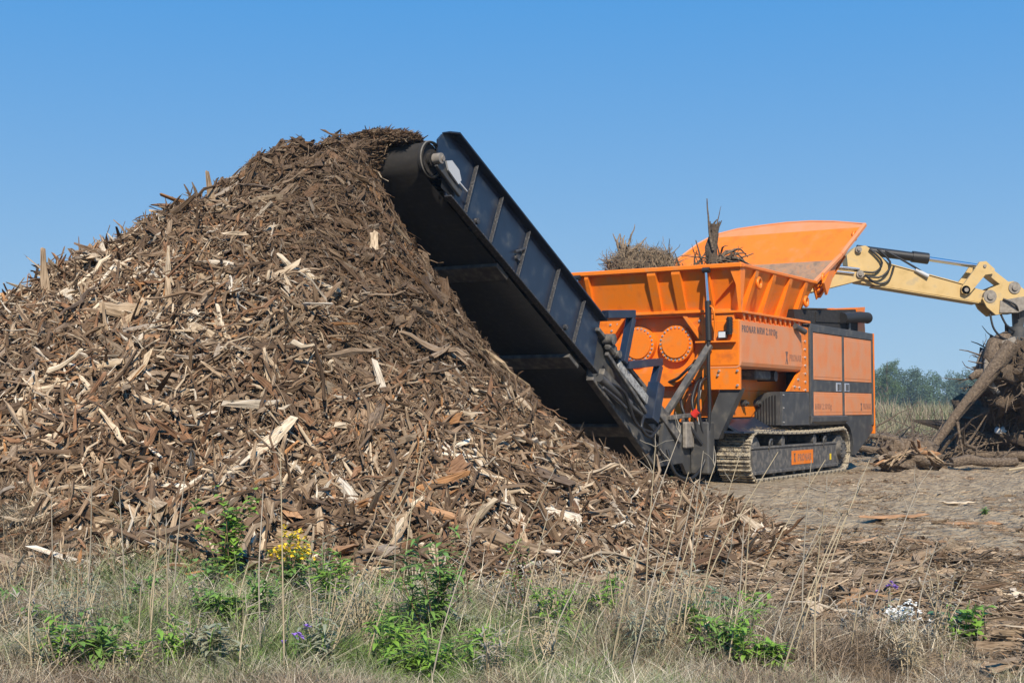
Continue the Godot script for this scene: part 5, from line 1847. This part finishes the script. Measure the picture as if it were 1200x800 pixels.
		co[kk].append(Color(c.r * br, c.g * br, c.b * br))
	var names := ["strewn_splinters", "strewn_shreds", "strewn_bent_shreds", "", "strewn_twigs", "strewn_bark", "strewn_flakes", "strewn_fibres", "strewn_slivers"]
	for k in chip_kinds.size():
		if xf[k].size() > 0:
			mass(self, names[k], chip_kinds[k], M["wood"], xf[k], co[k], "wood shreds strewn over the bare ground", "wood shreds")
	# single larger pieces on the ground
	for k in 60:
		var d := rng.randf_range(6.0, 10.5)
		var x := rng.randf_range(0.02, 0.4) * d
		if pile_y(x, d) > 0.05 or grass_edge(x, d) > 0.1:
			continue
		var ln := rng.randf_range(0.12, 0.26)
		var b := chip_basis(Vector3.UP, 0.15, 0.0)
		var kind := k % 6
		var o2 := part_mesh(self, "wood_offcut", chip_kinds[[0, 1, 2, 3, 6, 8][kind]], M["wood%d" % [1, 2, 3, 7, 0, 4, 5][k % 7]])
		o2.transform = Transform3D(Basis(b.x * ln, b.y * ln * 0.9, b.z * ln * 0.9), Vector3(x, ground_y(x, -d) + 0.02, -d))
		tag(o2, "loose splintered wood piece lying on the mulch beside the pile", "wood piece", "loose wood pieces on the ground")

# ------------------------------------------------------------------ grass and weeds in front
func grass_edge(x: float, d: float) -> float:
	# positive inside the grass
	var px := x / d
	var far := 8.5
	if px < -0.2:
		far = lerpf(8.6, 7.5, (px + 0.39) / 0.19)
	elif px < 0.05:
		far = lerpf(7.5, 7.15, (px + 0.2) / 0.25)
	elif px < 0.26:
		far = lerpf(7.15, 5.9, (px - 0.05) / 0.21)
	else:
		far = lerpf(5.95, 5.3, clampf((px - 0.26) / 0.12, 0, 1))
	return far - d + noise.get_noise_2d(x * 2.5, d * 2.5) * 0.5

func make_grass():
	var kinds := [blade_mesh(61, 22, 0.8, 0.0075, 0.2), blade_mesh(62, 22, 1.2, 0.008, 0.26), blade_mesh(63, 18, 0.6, 0.006, 0.16), blade_mesh(64, 24, 1.6, 0.009, 0.3)]
	var xf: Array = [[], [], [], []]
	var co: Array = [PackedColorArray(), PackedColorArray(), PackedColorArray(), PackedColorArray()]
	for k in 40000:
		var d := 4.2 + 4.6 * pow(rng.randf(), 1.15)
		var x := rng.randf_range(-0.46, 0.46) * d
		var g := grass_edge(x, d)
		if g < rng.randf_range(-0.1, 0.35):
			continue
		var right := smoothstep(0.18, 0.34, x / d)
		if rng.randf() < right * 0.6:
			continue
		var green := noise.get_noise_2d(x * 1.8 + 30.0, d * 1.8) + 0.3 * exp(-pow((x / d + 0.05) / 0.12, 2.0)) - 0.2 * right
		var h := (0.06 + 0.2 * pow(rng.randf(), 1.8)) * (1.0 - 0.2 * right) * lerpf(0.62, 1.0, smoothstep(4.6, 6.0, d)) * (1.0 + 0.5 * noise.get_noise_2d(x * 3.0, d * 3.0))
		var v := rng.randi() % 4
		var y := maxf(ground_y(x, -d), pile_y(x, d) if d > 5.6 else -1.0)
		var b := Basis(Vector3.UP, rng.randf() * TAU) * Basis(Vector3(0, 0, 1), rng.randfn() * 0.55)
		xf[v].append(Transform3D(b.scaled(Vector3(h * 1.4, h, h * 1.4)), Vector3(x, y - 0.01, -d)))
		var br := rng.randf_range(0.65, 1.6)
		var q := rng.randf() + green * 1.0 - 0.2
		if q > 0.95:
			co[v].append(Color(0.125 * br, 0.2 * br, 0.05 * br))
		elif q > 0.66:
			co[v].append(Color(0.19 * br, 0.215 * br, 0.1 * br))
		elif q > 0.4:
			co[v].append(Color(0.3 * br, 0.28 * br, 0.185 * br))
		elif q > 0.15:
			co[v].append(Color(0.46 * br, 0.4 * br, 0.3 * br))
		else:
			co[v].append(Color(0.22 * br, 0.165 * br, 0.115 * br))
	for v in 4:
		mass(self, ["short_grass", "drooping_grass", "upright_grass", "matted_grass"][v], kinds[v], M["blade"], xf[v], co[v], "mixed dry and green grass along the front of the scene", "grass")
	# tall dry stalks
	for k in 58:
		var px: float = [-0.31, -0.305, -0.27, -0.265, -0.25, -0.12, -0.1, -0.07, -0.05, 0.0, 0.02, 0.06, 0.08, 0.1, 0.11, 0.12, 0.13, 0.14, 0.16, 0.17, 0.18, 0.2, 0.22, 0.24, 0.26, -0.35, -0.2, -0.16, 0.29][k % 29] + rng.randfn() * 0.012
		var d := rng.randf_range(5.0, 6.4)
		var x := px * d
		var h := rng.randf_range(0.35, 0.9) * (0.8 if px < -0.2 else 1.0)
		var lean := rng.randf_range(0.0, 0.55) if px > -0.15 else rng.randf_range(-0.1, 0.2)
		var t := thing("dry_stalk", "tall bare dry grass stalk rising from the front weeds", "grass stalk", Vector3(x, ground_y(x, -d), -d), 0, "tall dry stalks in the front weeds")
		var st := begin()
		var pts := bend([Vector3.ZERO, Vector3(lean * 0.4 * h, h * 0.5, rng.randfn() * 0.03), Vector3(lean * h, h, rng.randfn() * 0.05)], 7)
		tube(st, pts, 0.0042, 0.0018, 5)
		part(t, "stem", st, M["stalk_dry"] if k % 3 else M["stalk_grey"])
		if k % 2 == 0:
			st = begin()
			for j in 5:
				var p: Vector3 = pts[7 - j % 2]
				tube(st, wander(p, Vector3(rng.randfn(), 0.9, rng.randfn()), rng.randf_range(0.04, 0.12), 3, 0.2), 0.0022, 0.0008, 4)
			part(t, "side_spray", st, M["stalk_grey"])

func leaf_shape(st: SurfaceTool, at: Vector3, dir: Vector3, ln: float, wd: float, droop: float):
	var side := dir.cross(Vector3.UP).normalized()
	if side.length() < 0.5:
		side = Vector3.RIGHT
	var nrm := side.cross(dir).normalized()
	smooth_id += 1
	st.set_smooth_group(smooth_id)
	var rows: Array = []
	for i in 5:
		var t := i / 4.0
		var w := wd * sin(PI * pow(t, 0.8)) * 0.5 + 0.0008
		var p := at + dir * ln * t + Vector3.DOWN * droop * ln * t * t
		rows.append([p - side * w + nrm * w * 0.35, p, p + side * w + nrm * w * 0.35])
	for i in 4:
		for k in 2:
			quad(st, rows[i][k], rows[i][k + 1], rows[i + 1][k + 1], rows[i + 1][k])

func leafy(called: String, label: String, at: Vector3, h: float, stems: int, leaves: int, ln: float, wd: float, lm: String, sm: String, spread := 0.3, flower := "", fl_n := 0, fl_r := 0.01):
	var t := thing(called, label, "flower" if flower != "" else "plant", at, 0.0, {"dry_weed": "dry weed tufts in the front grass", "green_weed": "green weeds in the front grass"}.get(called, ""))
	var st := begin()
	var lf := begin()
	var ff := begin()
	for s in stems:
		var a := rng.randf() * TAU
		var d := Vector3(cos(a) * spread * rng.randf(), 1, sin(a) * spread * rng.randf())
		var hh := h * rng.randf_range(0.65, 1.0)
		var pts := wander(Vector3(rng.randfn(), 0, rng.randfn()) * 0.02, d, hh, 6, 0.06)
		tube(st, pts, 0.004, 0.0015, 5)
		for k in leaves:
			var i := 1 + rng.randi() % 6
			var az := rng.randf() * TAU
			leaf_shape(lf, pts[i].lerp(pts[maxi(i - 1, 0)], rng.randf()), Vector3(cos(az), rng.randf_range(0.0, 0.7), sin(az)).normalized(), ln * rng.randf_range(0.6, 1.2), wd * rng.randf_range(0.7, 1.2), rng.randf_range(0.1, 0.5))
		for k in fl_n:
			var c: Vector3 = pts[6] + Vector3(rng.randfn(), rng.randfn() * 0.7, rng.randfn()) * 0.025
			for j in 6:
				var az := TAU * j / 6.0 + rng.randf()
				leaf_shape(ff, c, Vector3(cos(az), rng.randf_range(-0.6, 1.6), sin(az)).normalized(), fl_r, fl_r * 0.7, 0.1)
	part(t, "stem", st, M[sm])
	part(t, "leaf_spray", lf, M[lm])
	if flower != "":
		part(t, "flower_head", ff, M[flower])

func spot(px: float, d: float) -> Vector3:
	var x := px * d
	return Vector3(x, maxf(ground_y(x, -d), pile_y(x, d) if d > 5.6 else -1.0), -d)

func make_weeds():
	leafy("leafy_weed", "bright green round leaved weed climbing on the pile toe", spot(-0.215, 7.2), 0.62, 9, 32, 0.06, 0.05, "leaf_bright", "stem_brown", 0.35)
	leafy("leafy_weed", "smaller green weed at the foot of the round leaved weed", spot(-0.222, 6.9), 0.3, 8, 22, 0.055, 0.045, "leaf_mid", "stem_brown", 0.6)
	leafy("yellow_flower", "yellow flowered weed in front of the pile", spot(-0.165, 6.6), 0.44, 10, 30, 0.085, 0.02, "leaf_mid", "stem_brown", 0.35, "flower_yellow", 10, 0.017)
	leafy("grey_weed", "grey fluffy seeding weed beside the yellow flowers", spot(-0.145, 7.0), 0.42, 9, 26, 0.05, 0.01, "leaf_grey", "stalk_grey", 0.4)
	leafy("lance_weed", "green lance leaved weed right of the yellow flowers", spot(-0.135, 6.3), 0.36, 9, 30, 0.085, 0.02, "leaf_bright", "leaf_mid", 0.4)
	leafy("lance_weed", "large dark green lance leaved weed at the centre front", spot(-0.06, 5.8), 0.5, 11, 40, 0.085, 0.02, "leaf_mid", "stem_brown", 0.35)
	leafy("lance_weed", "tall slim green weed before the middle of the pile", spot(-0.04, 6.5), 0.5, 3, 26, 0.07, 0.016, "leaf_mid", "stem_brown", 0.12)
	leafy("lance_weed", "feathery light green weed leaning by the pile toe", spot(0.002, 6.6), 0.42, 4, 28, 0.06, 0.012, "leaf_bright", "stem_brown", 0.25)
	leafy("lance_weed", "low green weed in the middle of the grass", spot(-0.09, 5.4), 0.28, 9, 24, 0.07, 0.02, "leaf_bright", "leaf_mid", 0.7)
	leafy("lance_weed", "low green weed at the bottom left of the yellow flowers", spot(-0.19, 5.9), 0.34, 9, 26, 0.07, 0.018, "leaf_mid", "leaf_mid", 0.5)
	leafy("lance_weed", "pale green bushy weed left of the tall dry stalks", spot(0.035, 5.9), 0.32, 8, 28, 0.05, 0.012, "leaf_bright", "leaf_mid", 0.6)
	leafy("round_weed", "blue green broad leaved weed among the dry stalks", spot(0.15, 6.1), 0.24, 6, 12, 0.06, 0.04, "leaf_blue", "leaf_mid", 0.6)
	leafy("round_weed", "bright green broad leaved weed low among the stalks", spot(0.14, 5.6), 0.2, 6, 12, 0.065, 0.05, "leaf_bright", "leaf_mid", 0.8)
	leafy("round_weed", "green broad leaved weed at the bottom right corner", spot(0.342, 5.5), 0.22, 5, 9, 0.07, 0.055, "leaf_bright", "leaf_mid", 0.5)
	leafy("round_weed", "dark broad leaved weed behind the corner weed", spot(0.33, 5.65), 0.16, 4, 9, 0.055, 0.04, "leaf_blue", "stem_brown", 0.5)
	leafy("white_flower", "white flowered weed left of the corner weeds", spot(0.3, 5.75), 0.2, 9, 8, 0.03, 0.012, "leaf_grey", "stalk_grey", 0.9, "flower_white", 8, 0.014)
	leafy("purple_flower", "small purple flower above the white flowered weed", spot(0.284, 6.1), 0.2, 2, 5, 0.03, 0.008, "leaf_mid", "stalk_grey", 0.3, "flower_purple", 4, 0.016)
	leafy("purple_flower", "purple flower at the bottom edge in the grass", spot(-0.163, 5.2), 0.16, 2, 6, 0.03, 0.01, "leaf_mid", "leaf_mid", 0.4, "flower_purple", 2, 0.022)
	leafy("brown_weed", "dry brown thistly weed between green weeds and stalks", spot(0.012, 6.2), 0.34, 9, 24, 0.045, 0.007, "stalk_grey", "stem_brown", 0.7)
	leafy("brown_weed", "dry brown weed clump at the left edge of the grass", spot(-0.32, 6.6), 0.3, 9, 22, 0.05, 0.007, "stalk_dry", "stem_brown", 0.7)
	leafy("grey_weed", "grey dry weed clump at the right end of the grass", spot(0.26, 5.7), 0.28, 10, 26, 0.05, 0.008, "stalk_grey", "stalk_grey", 0.9)
	for k in 60:
		var px := rng.randf_range(-0.39, 0.36)
		var d := rng.randf_range(5.05, 6.9)
		if grass_edge(px * d, d) < 0.1:
			d = 5.2
		var dry := k % 2 == 0
		if dry:
			leafy("dry_weed", "dry straw coloured weed tuft among the front grass", spot(px, d), rng.randf_range(0.18, 0.4), 9, 20, rng.randf_range(0.04, 0.08), 0.006, ["stalk_grey", "stalk_dry", "leaf_grey"][k % 3], ["stalk_dry", "stem_brown"][k % 2], 0.65)
		else:
			if px > 0.2:
				px = -px
			leafy("green_weed", "small green leafy weed among the front grass", spot(px, d), rng.randf_range(0.12, 0.3), 8, 24, rng.randf_range(0.05, 0.08), rng.randf_range(0.012, 0.024), ["leaf_bright", "leaf_mid", "leaf_bright", "leaf_grey"][(k / 2) % 4], "leaf_mid", 0.55)
	leafy("small_weed", "little green weed growing at the conveyor foot", Vector3(2.05, 0, -17.2), 0.22, 4, 12, 0.07, 0.025, "leaf_mid", "leaf_mid", 0.4)
	leafy("small_weed", "low green weed on the bare ground right of the track", Vector3(3.4, 0, -12.2), 0.06, 7, 10, 0.06, 0.02, "leaf_mid", "leaf_mid", 1.4)
	leafy("small_weed", "low green weed tuft behind the orange strip", Vector3(4.7, 0, -13.2), 0.07, 5, 9, 0.06, 0.02, "leaf_mid", "leaf_mid", 1.2)
